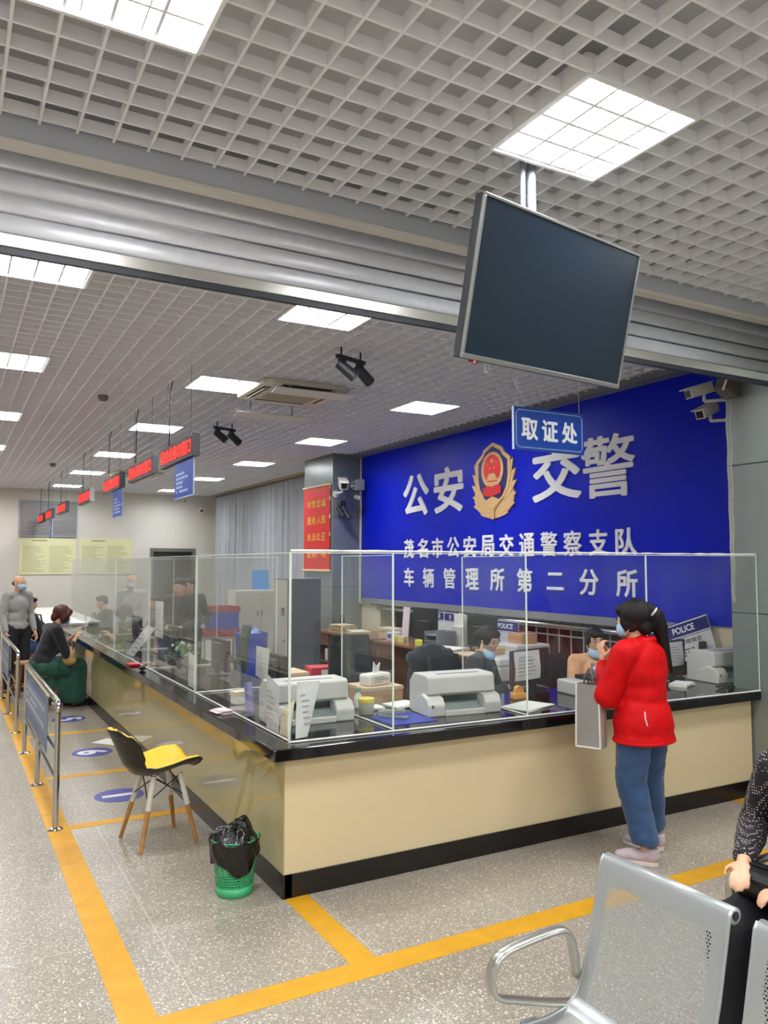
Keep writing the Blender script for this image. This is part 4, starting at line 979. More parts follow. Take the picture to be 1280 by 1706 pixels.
def crate_box(loc, size, col, label, m_key):
    t = thing('plastic_crate', label, 'crate', loc, 0, 'stacked plastic crates by the curtain'); w_, d, h_ = size; M_ = mat(m_key, col, .35); th = .012
    m = MB(); m.bx(0, w_, 0, th, 0, h_); m.bx(0, w_, d - th, d, 0, h_); m.bx(0, th, th, d - th, 0, h_); m.bx(w_ - th, w_, th, d - th, 0, h_); m.bx(th, w_ - th, th, d - th, 0, th); m.obj('shell', M_, t)
    m = MB()
    for z in (h_ - .035, .02): m.bx(-.01, w_ + .01, -.01, d + .01, z, z + .014)
    for k in range(7): m.bx(k * w_ / 6.2, k * w_ / 6.2 + .012, -.008, 0, .02, h_ - .03); m.bx(-.008, 0, k * d / 6.2, k * d / 6.2 + .012, .02, h_ - .03)
    m.obj('ribs', M_, t)
t = thing('side_table', 'low grey table carrying the red and blue crates', 'table', (3.72, 12.85, 0)); MB().bx(0, .75, 0, .6, .50, .53).obj('table_top', mat('grey laminate', '#8b8c88', .5), t)
for x in (.03, .69):
    for y in (.03, .54): MB().bx(x, x + .03, y, y + .03, 0, .5).obj('leg', GREYMETAL, t)
crate_box((3.80, 12.92, .531), (.58, .42, .13), '#a32030', 'red plastic crate at the bottom of the stack', 'crate red')
crate_box((3.90, 12.92, .664), (.46, .42, .28), '#1b3fa8', 'blue plastic crate in the middle of the crate stack', 'crate blue')
crate_box((3.80, 12.92, .947), (.58, .42, .09), '#b02a3a', 'shallow red plastic crate on top of the stack', 'crate red')
bk = thing('laundry_basket', 'tall woven bright blue basket filled with bags beside the locker', 'basket', (3.60, 10.15, 0)); BB = mat('bright blue plastic', '#1436b0', .4)
def bw(a, b):
    th = a * 2 * math.pi; r = (.15 + .035 * b) * (1 / max(abs(math.cos(th)), abs(math.sin(th)))) ** .75; r += .004 * math.sin(b * 90) * math.cos(th * 16)
    return V((r * math.cos(th), r * math.sin(th), .01 + b * .83))
MB().grid(bw, 96, 60, closed_u=True).obj('woven_wall', BB, bk, smooth=True, solid=.006)
MB().bx(-.13, .13, -.13, .13, .0, .012).obj('basket_floor', BB, bk)
m = MB(); m.grid(lambda a, b: V(((.15 * (1 - b)) * math.cos(a * 6.283) * 1.15, (.15 * (1 - b)) * math.sin(a * 6.283) * 1.15, .80 + .13 * b + .05 * mnoise.noise(V((math.cos(a * 6.283) * 3, math.sin(a * 6.283) * 3, b * 4))))), 40, 12, closed_u=True); m.obj('bags_inside', mat('blue white plastic bags', '#7f97cf', .3, var=.5, vscale=18), bk, smooth=True)
t = thing('storage_box', 'pale wooden box standing behind the corner printer', 'box', (2.70, 7.0, 0), 0); MB().bx(0, .36, 0, .36, 0, .69).obj('body', CARD, t); MB().bx(-.008, .368, -.008, .368, .69, .72).obj('lid', mat('pale box lid', '#d9bb98', .6), t)
t = thing('carton', 'red carton with a white label behind the corner printer', 'box', (3.10, 7.02, 0), R(-8)); MB().bx(0, .24, 0, .24, .42, .75).obj('body', mat('red carton', '#c2283a', .55, var=.08), t); MB().bx(.10, .21, -.002, 0, .61, .73).obj('white_label', PAPER, t); MB().bx(0, .24, 0, .24, 0, .42).obj('lower_box', CARD, t)
t = thing('storage_box', 'tan box with a tissue packet on top left of the officer', 'box', (2.76, 5.25, 0)); MB().bx(0, .32, 0, .30, 0, .80).obj('body', CARD, t); MB().bx(-.006, .326, -.006, .306, .80, .825).obj('lid', mat('pale box lid'), t)
tp = thing('tissue_packet', 'printed white tissue packet lying on the tan box', 'tissue packet', (2.91, 5.38, .826), R(15)); MB().bx(-.12, .12, -.06, .06, 0, .09).obj('wrapper', mat('packet white', '#e2ddd4', .5), tp, bevel=.02); m = MB(); m.prism([(-.03, 0), (.03, 0), (.045, .08), (.01, .05), (-.02, .09)], (0, 0, .085), (1, 0, 0), (0, 0, 1), .01); m.obj('tissue', PAPER, tp); m = MB(); marks(m, (0.02, -.06, .045), (1, 0, 0), (0, 0, 1), .16, .05, 3, 8, 1); m.obj('print', mat('packet print', '#7a7a78', .6), tp)
# office chairs
def office_chair(loc, rz, label, col, H=.98, mesh_col=None):
    t = thing('office_chair', label, 'chair', loc, rz, 'office chairs behind the counter'); M_ = mat('chair fabric ' + col, col, .8, bump=.2, bscale=200); PL = mat('chair plastic', '#1a1b1d', .45)
    MB().bx(-.23, .23, -.22, .24, .43, .50).obj('seat', M_, t, bevel=.035, )
    m = MB(); m.grid(lambda a, b: V(((a - .5) * (.46 - .08 * b * b), -.235 - .05 * b + .10 * (a - .5) ** 2 * 2 + .03 * math.sin(b * 3.1), .52 + (H - .52) * b)), 16, 16); m.obj('backrest', M_, t, smooth=True, solid=.04, subsurf=1)
    for s in (-1, 1):
        m = MB(); m.tube([(s * .25, -.15, .44), (s * .275, -.15, .60), (s * .275, -.08, .665), (s * .275, .12, .665)], .018, 8); m.obj('armrest', PL, t, smooth=True)
    MB().cyl((0, 0, .08), (0, 0, .43), .028, 14).obj('gas_column', PL, t)
    for k in range(5):
        a = k * 2 * math.pi / 5; e = V((.27 * math.cos(a), .27 * math.sin(a), .07)); l = MB().cone((0, 0, .10), .028, e, .018, 8).obj('base_arm', PL, t); MB().cyl(e + V((-.012 * math.sin(a), .012 * math.cos(a), -.042)), e + V((.012 * math.sin(a), -.012 * math.cos(a), -.042)), .028, 14).obj('caster', PL, l)
    return t
office_chair((3.35, 6.55, 0), R(170), 'black office chair left of the officer, seen from the front glass', '#14161b', 1.08)
office_chair((3.78, 5.44, 0), R(194), 'black office chair under the woman officer', '#171a22', .98)
office_chair((4.92, 5.48, 0), R(178), 'black mesh office chair under the woman in the peach top', '#26282c', .92)
office_chair((2.85, 8.9, 0), R(80), 'green office chair with its back to the blue basket', '#2c4638', 1.04)
office_chair((2.96, 12.2, 0), R(95), 'grey green office chair under the seated officer behind the side screen', '#3d4a44', .9)
# POLICE boards
NAVYB = mat('navy header', '#161a72', .3); BWHT = mat('white board', '#e3e2e2', .35)
def police_board(o_, w_, h_, hd, cx_em, tx, tw, body_text=None, an=None, name_label=''):
    """local frame: board in the x-z plane, faces -y, origin at lower left"""
    MB().bx(0, w_, 0, .012, 0, h_).obj('board', BWHT, o_)
    MB().bx(0, w_, -.003, 0, h_ - hd, h_).obj('header', NAVYB, o_)
    m = MB(); m.bx(0, w_, -.004, -.003, h_ - .018, h_ - .009); m.bx(0, w_, -.004, -.003, h_ - hd + .006, h_ - hd + .014); m.obj('white_rules', WLET, o_)
    m = MB(); zc = h_ - hd / 2
    text(m, 'POLICE', (tx, -.003, zc), (1, 0, 0), (0, 0, 1), tw, hd * .42, .02, .002)
    if an is not None: text(m, '公', (an - hd * .62, -.003, zc), (1, 0, 0), (0, 0, 1), hd * .42, hd * .42, .02, .002); text(m, '安', (an, -.003, zc), (1, 0, 0), (0, 0, 1), hd * .42, hd * .42, .02, .002)
    m.obj('lettering', WLET, o_)
    if cx_em: 
        e_ = bpy.data.objects.new('emblem', None); COL.objects.link(e_); e_.parent = o_; emblem(e_, (cx_em, -.003, zc), (1, 0, 0), (0, 0, 1), hd * .62, hd * .72, False)
    m = MB()
    if body_text: text(m, body_text, (w_ * .72, 0, h_ - hd - .045), (1, 0, 0), (0, 0, 1), w_ * .30, .042, .012, .001)
    marks(m, (w_ * .6, 0, (h_ - hd) * .34), (1, 0, 0), (0, 0, 1), w_ * .6, (h_ - hd) * .38, 3, 30, 8)
    m.obj('print', mat('black print', '#2a2a2e', .6), o_)
G_PB = 'navy and white POLICE notice boards'
o = thing('police_board', 'navy and white POLICE board standing on the sill left of the officer', 'notice board', (6.085, 10.0, .6), R(-90), G_PB); police_board(o, 1.05, .49, .13, .70 - .45, .55, .26, an=None); m = MB(); text(m, '公', (.93, -.003, .425), (1, 0, 0), (0, 0, 1), .06, .06, .02, .002); m.bx(.77, .785, -.005, -.003, .30, .49); m.obj('side_character', WLET, o)
o = thing('police_board', 'navy and white POLICE board standing on the sill behind the officer', 'notice board', (6.085, 8.55, .56), R(-90), G_PB); police_board(o, .95, .50, .15, .42, .70, .30, an=.25)
o = thing('police_board', 'tilted navy and white POLICE board leaning at the rail right of the red jacket', 'notice board', (6.045, 5.56, .69), R(-90), G_PB); o.rotation_euler = (0, R(-18.5), R(-90)); police_board(o, .86, .36, .145, .335, .57, .26, '管理规定', an=.19)
t = thing('peg_post', 'dark brown rounded post behind the right-hand printer', 'post', (5.97, 4.84, 0)); MB().cyl((0, 0, 0), (0, 0, 1.02), .02, 12).obj('shaft', mat('dark brown', '#33231f', .4), t); MB().cyl((0, 0, .98), (0, 0, 1.06), .035, 16).obj('cap', mat('dark brown'), t, bevel=.01)
# small things on the counter
t = thing('card_scanner', 'white card scanner with a black top behind the grey shopping bag', 'scanner', (4.19, 4.46, CT), R(-4)); MB().bx(-.15, .26, -.10, .14, 0, .10).obj('body', PRW, t, bevel=.012); MB().bx(-.02, .33, -.13, .09, .085, .13).obj('black_head', mat('scanner black', '#23252a', .35), t, bevel=.006); MB().bx(-.12, -.04, -.102, -.10, .03, .06).obj('panel', mat('panel grey', '#8a8a8a'), t)
t = thing('scanner_stand', 'flat black tablet with white card beside the card scanner', 'tablet', (4.06, 4.20, CT), R(-20)); MB().bx(-.13, .16, -.07, .08, 0, .016).obj('pad', DARK, t); MB().bx(-.10, .06, -.06, .05, .016, .019).obj('white_card', PAPER, t); m = MB(); m.box((.1, .03, .06), (.20, .10, .006), Matrix.Rotation(R(35), 3, 'Y')); m.obj('flap', mat('grey flap', '#9a9a9c', .3), t)
sheets('paper_stack', (3.45, 4.22, CT + .0005), (.34, .22, .012), 3, 'white sheets lying under the taped notice by the front screen', .3, seed=11)
sheets('paper_stack', (2.74, 4.665, CT + .0005), (.22, .16, .018), 3, 'white slips left of the officer printer', .2, seed=12)
sheets('paper_stack', (2.49, 4.66, CT + .0005), (.15, .11, .02), 3, 'small white pad beside the yellow lidded jar', -.2, seed=13)
sheets('paper_stack', (5.12, 4.36, CT + .0005), (.18, .14, .025), 4, 'small pile of white slips under the right-hand monitor', .4, seed=14)
t = thing('jar', 'clear jar with a yellow lid by the front screen', 'jar', (2.38, 4.52, CT)); MB().lathe([(.045, 0), (.05, .01), (.05, .07), (.046, .078)], n=28).obj('glass_body', mat('cloudy jar', '#a8a393', .25), t, smooth=True); MB().lathe([(.053, .076), (.053, .10), (.05, .104)], n=28).obj('lid', mat('yellow lid', '#e6cf3a', .4), t)
t = thing('mouse_pad', 'bright blue pad on the worktop beside the stapler', 'pad', (2.55, 4.28, CT)); MB().bx(-.20, .12, -.16, .14, 0, .004).obj('pad', mat('blue pad', '#16309c', .3), t)
t = thing('stapler', 'grey stapler lying on the blue pad', 'stapler', (2.47, 4.33, CT + .0045), R(-55)); MB().bx(-.10, .10, -.018, .018, 0, .014).obj('foot', mat('stapler grey', '#9b9c95', .4), t, bevel=.003); m = MB(); m.box((-.01, 0, .034), (.18, .034, .026), Matrix.Rotation(R(-8), 3, 'Y')); m.obj('arm', mat('stapler grey'), t, bevel=.005)
t = thing('tape_dispenser', 'small orange tape dispenser under the taped notice', 'tape dispenser', (3.60, 4.50, CT)); MB().bx(-.06, .06, -.03, .03, 0, .045).obj('base', mat('orange plastic', '#e89a1c', .4), t, bevel=.01); MB().cyl((0, -.015, .06), (0, .015, .06), .035, 20).obj('roll', mat('orange plastic'), t)
# more things on the brown desks and the sill
t = thing('tissue_box', 'white and blue tissue box on the brown desk left of the monitors', 'tissue box', (5.16, 9.03, .76)); MB().bx(-.06, .06, -.09, .09, 0, .10).obj('carton', mat('tissue white', '#e3e4ea', .5), t, bevel=.003); MB().bx(-.062, -.06, -.06, .05, .02, .075).obj('blue_print', mat('tissue blue', '#3f67c4', .5), t)
sheets('paper_stack', (5.3, 9.03 + .32, .761), (.2, .3, .13), 10, 'cream stack with a propped pale sheet on the desk left of the monitors', .1, seed=31, m_=mat('pale files'))
t = thing('propped_sheet', 'tall pinkish white sheet propped on the brown desk left of the monitors', 'sheet', (5.36, 9.05, .76)); m = MB(); m.box((0, 0, .21), (.012, .16, .42), Matrix.Rotation(R(5), 3, 'Y')); m.obj('sheet', mat('pinkish sheet', '#ead9e0', .6), t)
for k, (x, y, c, l) in enumerate(((5.10, 8.86, '#e2d46a', 'yellow note block beside the tissue box'), (5.1, 8.70, '#d9cf9a', 'pale yellow note block beside the desk monitor'), (5.05, 8.22, '#d9de4a', 'bright yellow sticky block on the brown desk'))):
    o = MB().bx(-.045, .045, -.045, .045, 0, .07).obj('note_block', mat('note ' + c, c, .6), bevel=.003); o.location = (x, y, .76); o.rotation_euler = (0, 0, k * .5); tag(o, l, 'note block', 'note blocks on the brown desk')
t = thing('paper_tray', 'grey paper tray box on the brown desk between the monitors', 'tray', (5.2, 7.98, .76), R(4)); 
for z in (0, .07, .14): MB().bx(-.14, .14, -.11, .11, z, z + .008).obj('shelf', mat('tray grey', '#8c9094', .4), t)
m = MB(); m.bx(-.14, .14, .11, .118, 0, .19); m.bx(-.14, .14, -.118, -.11, 0, .19); m.bx(.14, .148, -.118, .118, 0, .19); m.obj('side_wall', mat('tray grey'), t)
t = thing('file_holder', 'white file holder with upright papers behind the paper tray', 'file holder', (5.46, 7.92, .76)); MB().bx(-.06, .06, -.10, .10, 0, .24).obj('case', PRW, t, bevel=.004)
for k in range(4):
    m = MB(); m.box((-.03 + k * .02, .0, .25), (.004, .17, .28), Matrix.Rotation(R(4 * k - 6), 3, 'X')); m.obj('paper', PAPER, t)
t = thing('desk_printer', 'cream desktop printer behind the woman officer near the window', 'printer', (5.3, 6.62, .0)); MB().bx(-.2, .25, -.22, .2, .60, .92).obj('body', mat('cream printer', '#d6d2c4', .45), t, bevel=.02); MB().bx(-.19, .24, -.21, .19, 0, .60).obj('stand', DESKW, t); MB().bx(-.205, -.2, -.15, .12, .70, .76).obj('output_slot', DARK, t)
t = thing('cardboard_box', 'small tan cardboard box on top of the cream desktop printer', 'box', (5.34, 6.62, .921)); MB().bx(-.1, .1, -.13, .1, 0, .10).obj('body', CARD, t, bevel=.002); MB().bx(-.02, .02, -.131, .101, .0985, .1015).obj('tape_strip', mat('tape tan', '#b08a5e', .3), t)
t = thing('white_copier', 'white office copier behind the card scanner', 'copier', (4.78, 6.15, 0)); MB().bx(-.28, .28, -.25, .25, 0, .80).obj('body', PRW, t, bevel=.015); MB().bx(-.29, .29, -.26, .26, .80, .875).obj('lid', mat('copier lid', '#dedcd5', .4), t, bevel=.02); MB().bx(-.2, .2, -.256, -.25, .5, .56).obj('paper_slot', DARK, t)
t = thing('wood_block', 'pale wooden block resting on the copier behind the taped notice', 'block', (4.62, 6.2, .876), R(10)); MB().bx(-.16, .16, -.05, .05, 0, .06).obj('block', mat('pale block', '#d8a878', .55), t, bevel=.004)
t = thing('bottle', 'small white bottle with a green cap behind the corner printer', 'bottle', (2.43, 4.73, CT)); MB().lathe([(.001, 0), (.026, 0), (.028, .01), (.028, .075), (.014, .10), (.014, .11)], n=20).obj('flask', mat('bottle white', '#e4e4de', .4), t, smooth=True); MB().lathe([(.016, .108), (.016, .135), (.012, .138)], n=16).obj('cap', mat('bottle green', '#6fae8c', .4), t)
for k, (y, c, l) in enumerate(((10.62, '#d98a96', 'pink packet on the open shelf of the farther desk'), (10.78, '#e8e2e4', 'white packet on the open shelf of the farther desk'))):
    o = MB().bx(-.05, .05, -.05, .05, 0, .17).obj('packet', mat('packet ' + c, c, .5), bevel=.006); o.location = (5.05, y, .3205); tag(o, l, 'packet', 'packets on the desk shelf')
# sheets leaning at the glass corner, hanging sheets
def leaf(name, pts, label, m_=None, rows=6, seed=1):
    """a single sheet spanned by four corners (lower left, lower right, upper right, upper left), slightly bowed"""
    A, Bp, Cp, D = [V(p) for p in pts]; n = (Bp - A).cross(D - A).normalized(); c = (A + Bp + Cp + D) / 4
    t = thing(name, label, 'sheet', c, 0, 'white sheets at the acrylic screen')
    def fn(a, b): return (A * (1 - a) + Bp * a) * (1 - b) + (D * (1 - a) + Cp * a) * b + n * (.010 * math.sin(a * 3.1) * math.sin(b * 3.1)) - c
    MB().grid(fn, 10, 10).obj('sheet', m_ or mat('grey white notice'), t, smooth=True)
    m = MB(); ux = (Bp - A).normalized(); uy = n.cross(ux)
    lines(m, n * .012, ux, uy, (Bp - A).length * .7, (D - A).length * .6, rows, seed, .2); m.obj('print', mat('grey print'), t)
G = 0.006
leaf('notice_sheet', [(1.70, 4.06, .795), (1.78, 4.08, .795), (1.90, 4.18, 1.08), (1.74, 4.14, 1.09)], 'white sheet leaning just inside the glass corner')
leaf('notice_sheet', [(1.668, 4.22, .795), (1.675, 4.08, .795), (1.72, 4.12, 1.0), (1.672, 4.19, .93)], 'cream sheet leaning behind the glass corner', mat('cream sheet', '#e6d3ae', .7))
leaf('notice_sheet', [(1.666, 4.42, .795), (1.666, 4.22, .795), (1.666, 4.22, 1.06), (1.666, 4.42, 1.11)], 'white sheet taped inside the side screen near the corner')
leaf('notice_sheet', [(2.03, 5.62, .93), (2.03, 5.38, .90), (2.02, 5.30, 1.15), (2.02, 5.58, 1.15)], 'curled white sheet hanging on the first side monitor')
leaf('notice_sheet', [(1.668, 6.14, .81), (1.668, 5.91, .81), (1.668, 5.91, 1.05), (1.668, 6.14, 1.07)], 'white printed sheet taped at the second side screen joint')
leaf('notice_sheet', [(1.668, 7.28, 1.10), (1.668, 6.98, 1.10), (1.668, 6.98, 1.42), (1.668, 7.28, 1.42)], 'framed white notice taped high on the side screen')
leaf('notice_sheet', [(1.70, 8.75, .795), (1.72, 8.45, .795), (1.86, 8.1, 1.10), (1.84, 8.4, 1.12)], 'white sheet leaning on the side counter by the third monitor')
t = thing('purple_packet', 'slim purple and white packet leaning inside the side screen', 'packet', (1.692, 4.80, CT)); m = MB(); m.box((0, 0, .11), (.03, .07, .21), Matrix.Rotation(R(-14), 3, 'X')); m.obj('sleeve', mat('purple packet', '#8c84b8', .4, var=.2, vscale=30), t)
t = thing('card_box', 'small white card box on the side counter', 'box', (1.80, 5.30, CT), R(10)); MB().bx(-.05, .05, -.04, .04, 0, .075).obj('body', PAPER, t, bevel=.003); MB().bx(-.055, .055, -.045, .045, .06, .085).obj('lid', mat('cream sheet'), t)
sheets('note_pad', (1.58, 5.02, CT + .0005), (.08, .13, .022), 4, 'small pale pink pad on the outer edge of the side worktop', .2, seed=15, m_=mat('pale pink pad', '#e6d2d2', .6), cat='pad')
t = thing('ink_pad', 'red ink pad on the outer edge of the side worktop', 'ink pad', (1.575, 7.75, CT), R(8)); MB().bx(-.045, .045, -.07, .07, 0, .022).obj('case', mat('ink pad red', '#c41f24', .35), t, bevel=.005); MB().bx(-.046, .046, -.071, .071, .008, .011).obj('seam', DARK, t)
t = thing('pen_stand', 'black tethered pen lying beside the red ink pad', 'pen', (1.575, 7.35, CT)); MB().sphere((0, 0, .024), (.03, .045, .024), 2).obj('holder', DARK, t, smooth=True); MB().cyl((0, .02, .03), (.03, -.10, .07), .005, 8).obj('pen', mat('silver pen', '#c8c8c8', .2, metal=.9), t)
t = thing('potted_plant', 'small white and green flowering plant on the side counter', 'plant', (1.86, 7.05, CT)); MB().lathe([(.04, 0), (.06, .10), (.055, .10), (.04, .02)], n=24).obj('pot', mat('grey pot', '#8d8d85', .5), t)
m = MB(); rnd = random.Random(2)
for k in range(60):
    a = rnd.uniform(0, 6.28); e = rnd.uniform(.1, 1.3); l = rnd.uniform(.08, .17); d = V((math.cos(a) * math.cos(e), math.sin(a) * math.cos(e), math.sin(e))); c = V((0, 0, .10)) + d * l; x = d.cross(V((0, 0, 1))).normalized() * .018; y = d * .03
    m.face([c - y, c + x, c + y, c - x])
m.obj('leaves', mat('leaf green', '#5f8a4a', .5, var=.3, vscale=40), t)
m = MB()
for k in range(14):
    a = rnd.uniform(0, 6.28); r = rnd.uniform(0, .10); m.sphere((r * math.cos(a), r * math.sin(a), .2 + rnd.uniform(0, .07)), .014, 1)
m.obj('blossoms', mat('cream blossom', '#dfe0cf', .6), t)
t = thing('power_cable', 'tangle of thin cables on the right end of the worktop', 'cable', (5.5, 4.1, CT)); m = MB()
m.tube([(-.35, -.12, .006), (-.28, .02, .02), (-.15, .05, .008), (.0, -.02, .006), (.2, .06, .006), (.32, .04, .006)], .005, 6); m.obj('black_cable', DARK, t, smooth=True); m = MB(); m.tube([(-.05, .02, .012), (.1, .08, .02), (.28, .09, .012), (.36, .06, .006)], .0035, 6); m.obj('white_cable', mat('white cable'), t, smooth=True)

# ================================================================== PEOPLE
def blob(name, prims, m, parent, voxel=.008, smooth=4, cuts=(), fold=0.0, ffreq=9.0, fstretch=(1, 1, .45), keep_flat=False):
    """round-ended tapered limbs and ellipsoids fused into one continuous surface.
    prims: ('c', p0, r0, p1, r1) limb, ('f', p0, r0, p1, r1) flat-ended limb, ('e', centre, radii[, rot]) ellipsoid"""
    mb = MB()
    for p in prims:
        if p[0] in 'cf':
            mb.cone(p[1], p[2], p[3], p[4], 20)
            if p[0] == 'c':
                mb.sphere(p[1], p[2] * .998, 3); mb.sphere(p[3], p[4] * .998, 3)
        else:
            mb.sphere(p[1], p[2], 3, p[3] if len(p) > 3 else None)
    me = bpy.data.meshes.new(name); mb.bm.to_mesh(me); mb.bm.free()
    o = bpy.data.objects.new(name, me); COL.objects.link(o)
    md = o.modifiers.new('r', 'REMESH'); md.mode = 'VOXEL'; md.voxel_size = voxel; md.use_smooth_shade = True
    if smooth:
        md = o.modifiers.new('s', 'SMOOTH'); md.factor = .5; md.iterations = smooth
    dg = bpy.context.evaluated_depsgraph_get(); me2 = bpy.data.meshes.new_from_object(o.evaluated_get(dg))
    bpy.data.objects.remove(o); bpy.data.meshes.remove(me)
    bm = bmesh.new(); bm.from_mesh(me2)
    for co, no in cuts:
        r = bmesh.ops.bisect_plane(bm, geom=bm.verts[:] + bm.edges[:] + bm.faces[:], plane_co=co, plane_no=no, clear_outer=True)
        ed = [e for e in r['geom_cut'] if isinstance(e, bmesh.types.BMEdge)]
        try: bmesh.ops.holes_fill(bm, edges=ed, sides=0)
        except Exception: pass
    if fold:
        bm.normal_update()
        for v in bm.verts:
            q = V((v.co.x * fstretch[0], v.co.y * fstretch[1], v.co.z * fstretch[2])) * ffreq
            n = mnoise.noise(q) * .6 + mnoise.noise(q * 2.3 + V((5, 1, 2))) * .4
            v.co += v.normal * n * fold
    bm.to_mesh(me2); bm.free()
    me2.name = name; me2.materials.clear(); me2.materials.append(m)
    for p in me2.polygons: p.use_smooth = True
    o = bpy.data.objects.new(name, me2); COL.objects.link(o); o.parent = parent
    return o
SKIN = mat('skin', '#d9a888', .5, var=.05, vscale=20); SKIN.node_tree.nodes['Principled BSDF'].inputs['Subsurface Weight'].default_value = .08
MASK = mat('light blue mask', '#a5c6de', .7, bump=.15, bscale=120); EYEW = mat('eye white', '#e8e4de', .3); IRIS = mat('iris dark', '#1d1512', .2); LIP = mat('lips', '#b05f58', .45)
def frame(f, up=(0, 0, 1)):
    f = V(f).normalized(); r = f.cross(V(up)).normalized(); u = r.cross(f).normalized()
    return Matrix((r, f, u)).transposed()     # columns: right, forward, up
def head_prims(c, F, s=1.0):
    c = V(c); q = lambda x, y, z: c + F @ V((x * s, y * s, z * s)); e = lambda p, r: ('e', p, tuple(k * s for k in r), F)
    P = [e(q(0, -.012, .030), (.072, .090, .080)), e(q(0, .018, -.030), (.058, .066, .076)), e(q(0, .045, -.075), (.034, .030, .026)),
         e(q(0, .055, .012), (.055, .030, .045)), e(q(0, .088, -.018), (.011, .015, .020)), e(q(0, .080, .0), (.008, .012, .022)), e(q(0, .075, -.052), (.024, .012, .011))]
    for k in (-1, 1):
        P += [e(q(k * .032, .068, -.022), (.020, .014, .018)), e(q(k * .072, -.005, -.005), (.010, .018, .030))]
    return P, q
def face_features(t, c, F, s=1.0, closed=False, mouth=True):
    _, q = head_prims(c, F, s)
    for k in (-1, 1):
        if closed:
            m = MB(); m.tube([q(k * .020, .083, .006), q(k * .032, .084, .002), q(k * .045, .076, .005)], .0025 * s, 6); m.obj('eyelid_line', IRIS, t, smooth=True)
        else:
            ey = MB().sphere(q(k * .031, .074, .006), (.014 * s, .011 * s, .007 * s), 2, F).obj('eye', EYEW, t, smooth=True); MB().sphere(q(k * .031, .0835, .006), (.006 * s, .003 * s, .006 * s), 2, F).obj('iris', IRIS, ey, smooth=True)
        m = MB(); m.tube([q(k * .014, .088, .026), q(k * .030, .088, .032), q(k * .048, .076, .027)], .0035 * s, 6); m.obj('eyebrow', IRIS, t, smooth=True)
    if mouth:
        m = MB(); m.sphere(q(0, .084, -.052), (.022 * s, .007 * s, .006 * s), 2, F); m.obj('mouth', LIP, t, smooth=True)
def mask_obj(t, c, F, s=1.0, dz=0.0, dy=0.0, tilt=0.0):
    _, q = head_prims(c, F, s)
    def fn(a, b):
        th = (a - .5) * 2.5; z = (b - .5) * .092; bulge = 1 - (2 * b - 1) ** 2
        r = .070 + .020 * bulge
        return q(math.sin(th) * (.058 + .012 * bulge), .018 + math.cos(th) * r + dy - tilt * z, -.045 + z * (1 - .25 * abs(th) / 1.25) + dz)
    m = MB(); m.grid(fn, 24, 12); o = m.obj('face_mask', MASK, t, smooth=True, solid=.003)
    m = MB()
    for k in (-1, 1):
        for z in (-.075, -.02): m.tube([q(k * .066, .045 + dy, z + dz), q(k * .075, .015, (z + dz) * .6 - .008), q(k * .078, -.015, .0)], .0016 * s, 5)
    m.obj('ear_loops', mat('mask loop', '#e4e6e6', .6), o)
def hand_prims(w, d, palm_n, side=1, s=1.0, curl=.5, spread=.10):
    """palm and five bent fingers; d = pointing direction, palm_n = where the palm looks, side = which side the thumb leaves (+1 along d x palm_n)"""
    w, d, n = V(w), V(d).normalized(), V(palm_n).normalized(); n = (n - d * n.dot(d)).normalized(); x = d.cross(n).normalized() * side
    M_ = Matrix((x, d, n)).transposed(); P = [('c', w - d * .02, .021 * s, w + d * .02 * s, .022 * s), ('e', w + d * .048 * s, (.036 * s, .046 * s, .015 * s), M_)]
    for k, ln in enumerate((.070, .080, .074, .058)):
        o = w + d * .085 * s + x * (.027 - k * .018) * s; dd = (d + x * (.12 - k * .08) * spread * 6).normalized(); a = o; ang = 0
        for j, (fr, r0, r1) in enumerate(((.45, .0088, .0080), (.32, .0080, .0072), (.23, .0072, .0060))):
            ang += curl * (.55 if j == 0 else .8); v = dd * math.cos(ang) + n * math.sin(ang); b = a + v * ln * fr * s; P.append(('c', a, r0 * s, b, r1 * s)); a = b
    o = w + d * .022 * s + x * .026 * s; v = (d * .55 + x * .75 + n * .25).normalized(); b = o + v * .034 * s; P.append(('c', o, .0115 * s, b, .0095 * s)); v2 = (d * .9 + x * .2 + n * (.3 + curl * .5)).normalized(); P.append(('c', b, .0092 * s, b + v2 * .028 * s, .0072 * s))
    return P
def limb(a, b, c, r, kind='c'):
    return [(kind, V(a), r[0], V(b), r[1]), ('c', V(b), r[1], V(c), r[2])]
def torso_prims(pel, wai, che, nb, sh, s=1.0, g=0.0):
    """trunk between pelvis, waist, chest, neck base and the two shoulders; g grows it (clothes)"""
    pel, wai, che, nb = V(pel), V(wai), V(che), V(nb); L_, R_ = V(sh[0]), V(sh[1]); x = (R_ - L_).normalized(); up = (che - wai).normalized(); f = up.cross(x).normalized(); M_ = Matrix((x, f, up)).transposed()
    return [('e', pel, (.165 * s + g, .115 * s + g, .125 * s + g), M_), ('e', wai, (.135 * s + g, .098 * s + g, .14 * s + g), M_), ('e', che, (.150 * s + g, .105 * s + g, .155 * s + g), M_),
            ('c', pel, .105 * s + g, wai, .095 * s + g), ('c', wai, .095 * s + g, che, .10 * s + g), ('c', L_ * .85 + R_ * .15, .052 * s + g, R_ * .85 + L_ * .15, .052 * s + g), ('c', che + up * .06, .075 * s + g, nb, .050 * s + g)]
def foot_prims(a, d, s=1.0, g=0.0):
    a, d = V(a), V(d); d.z = 0; d.normalize(); h = V((a.x, a.y, .035))
    return [('c', a, .034 * s, h - d * .03 * s, .036 * s), ('c', h - d * .035 * s, .034 * s + g, h + d * .09 * s, .032 * s + g), ('c', h + d * .09 * s - V((0, 0, .006)), .032 * s + g, h + d * .16 * s - V((0, 0, .010)), .024 * s + g)]
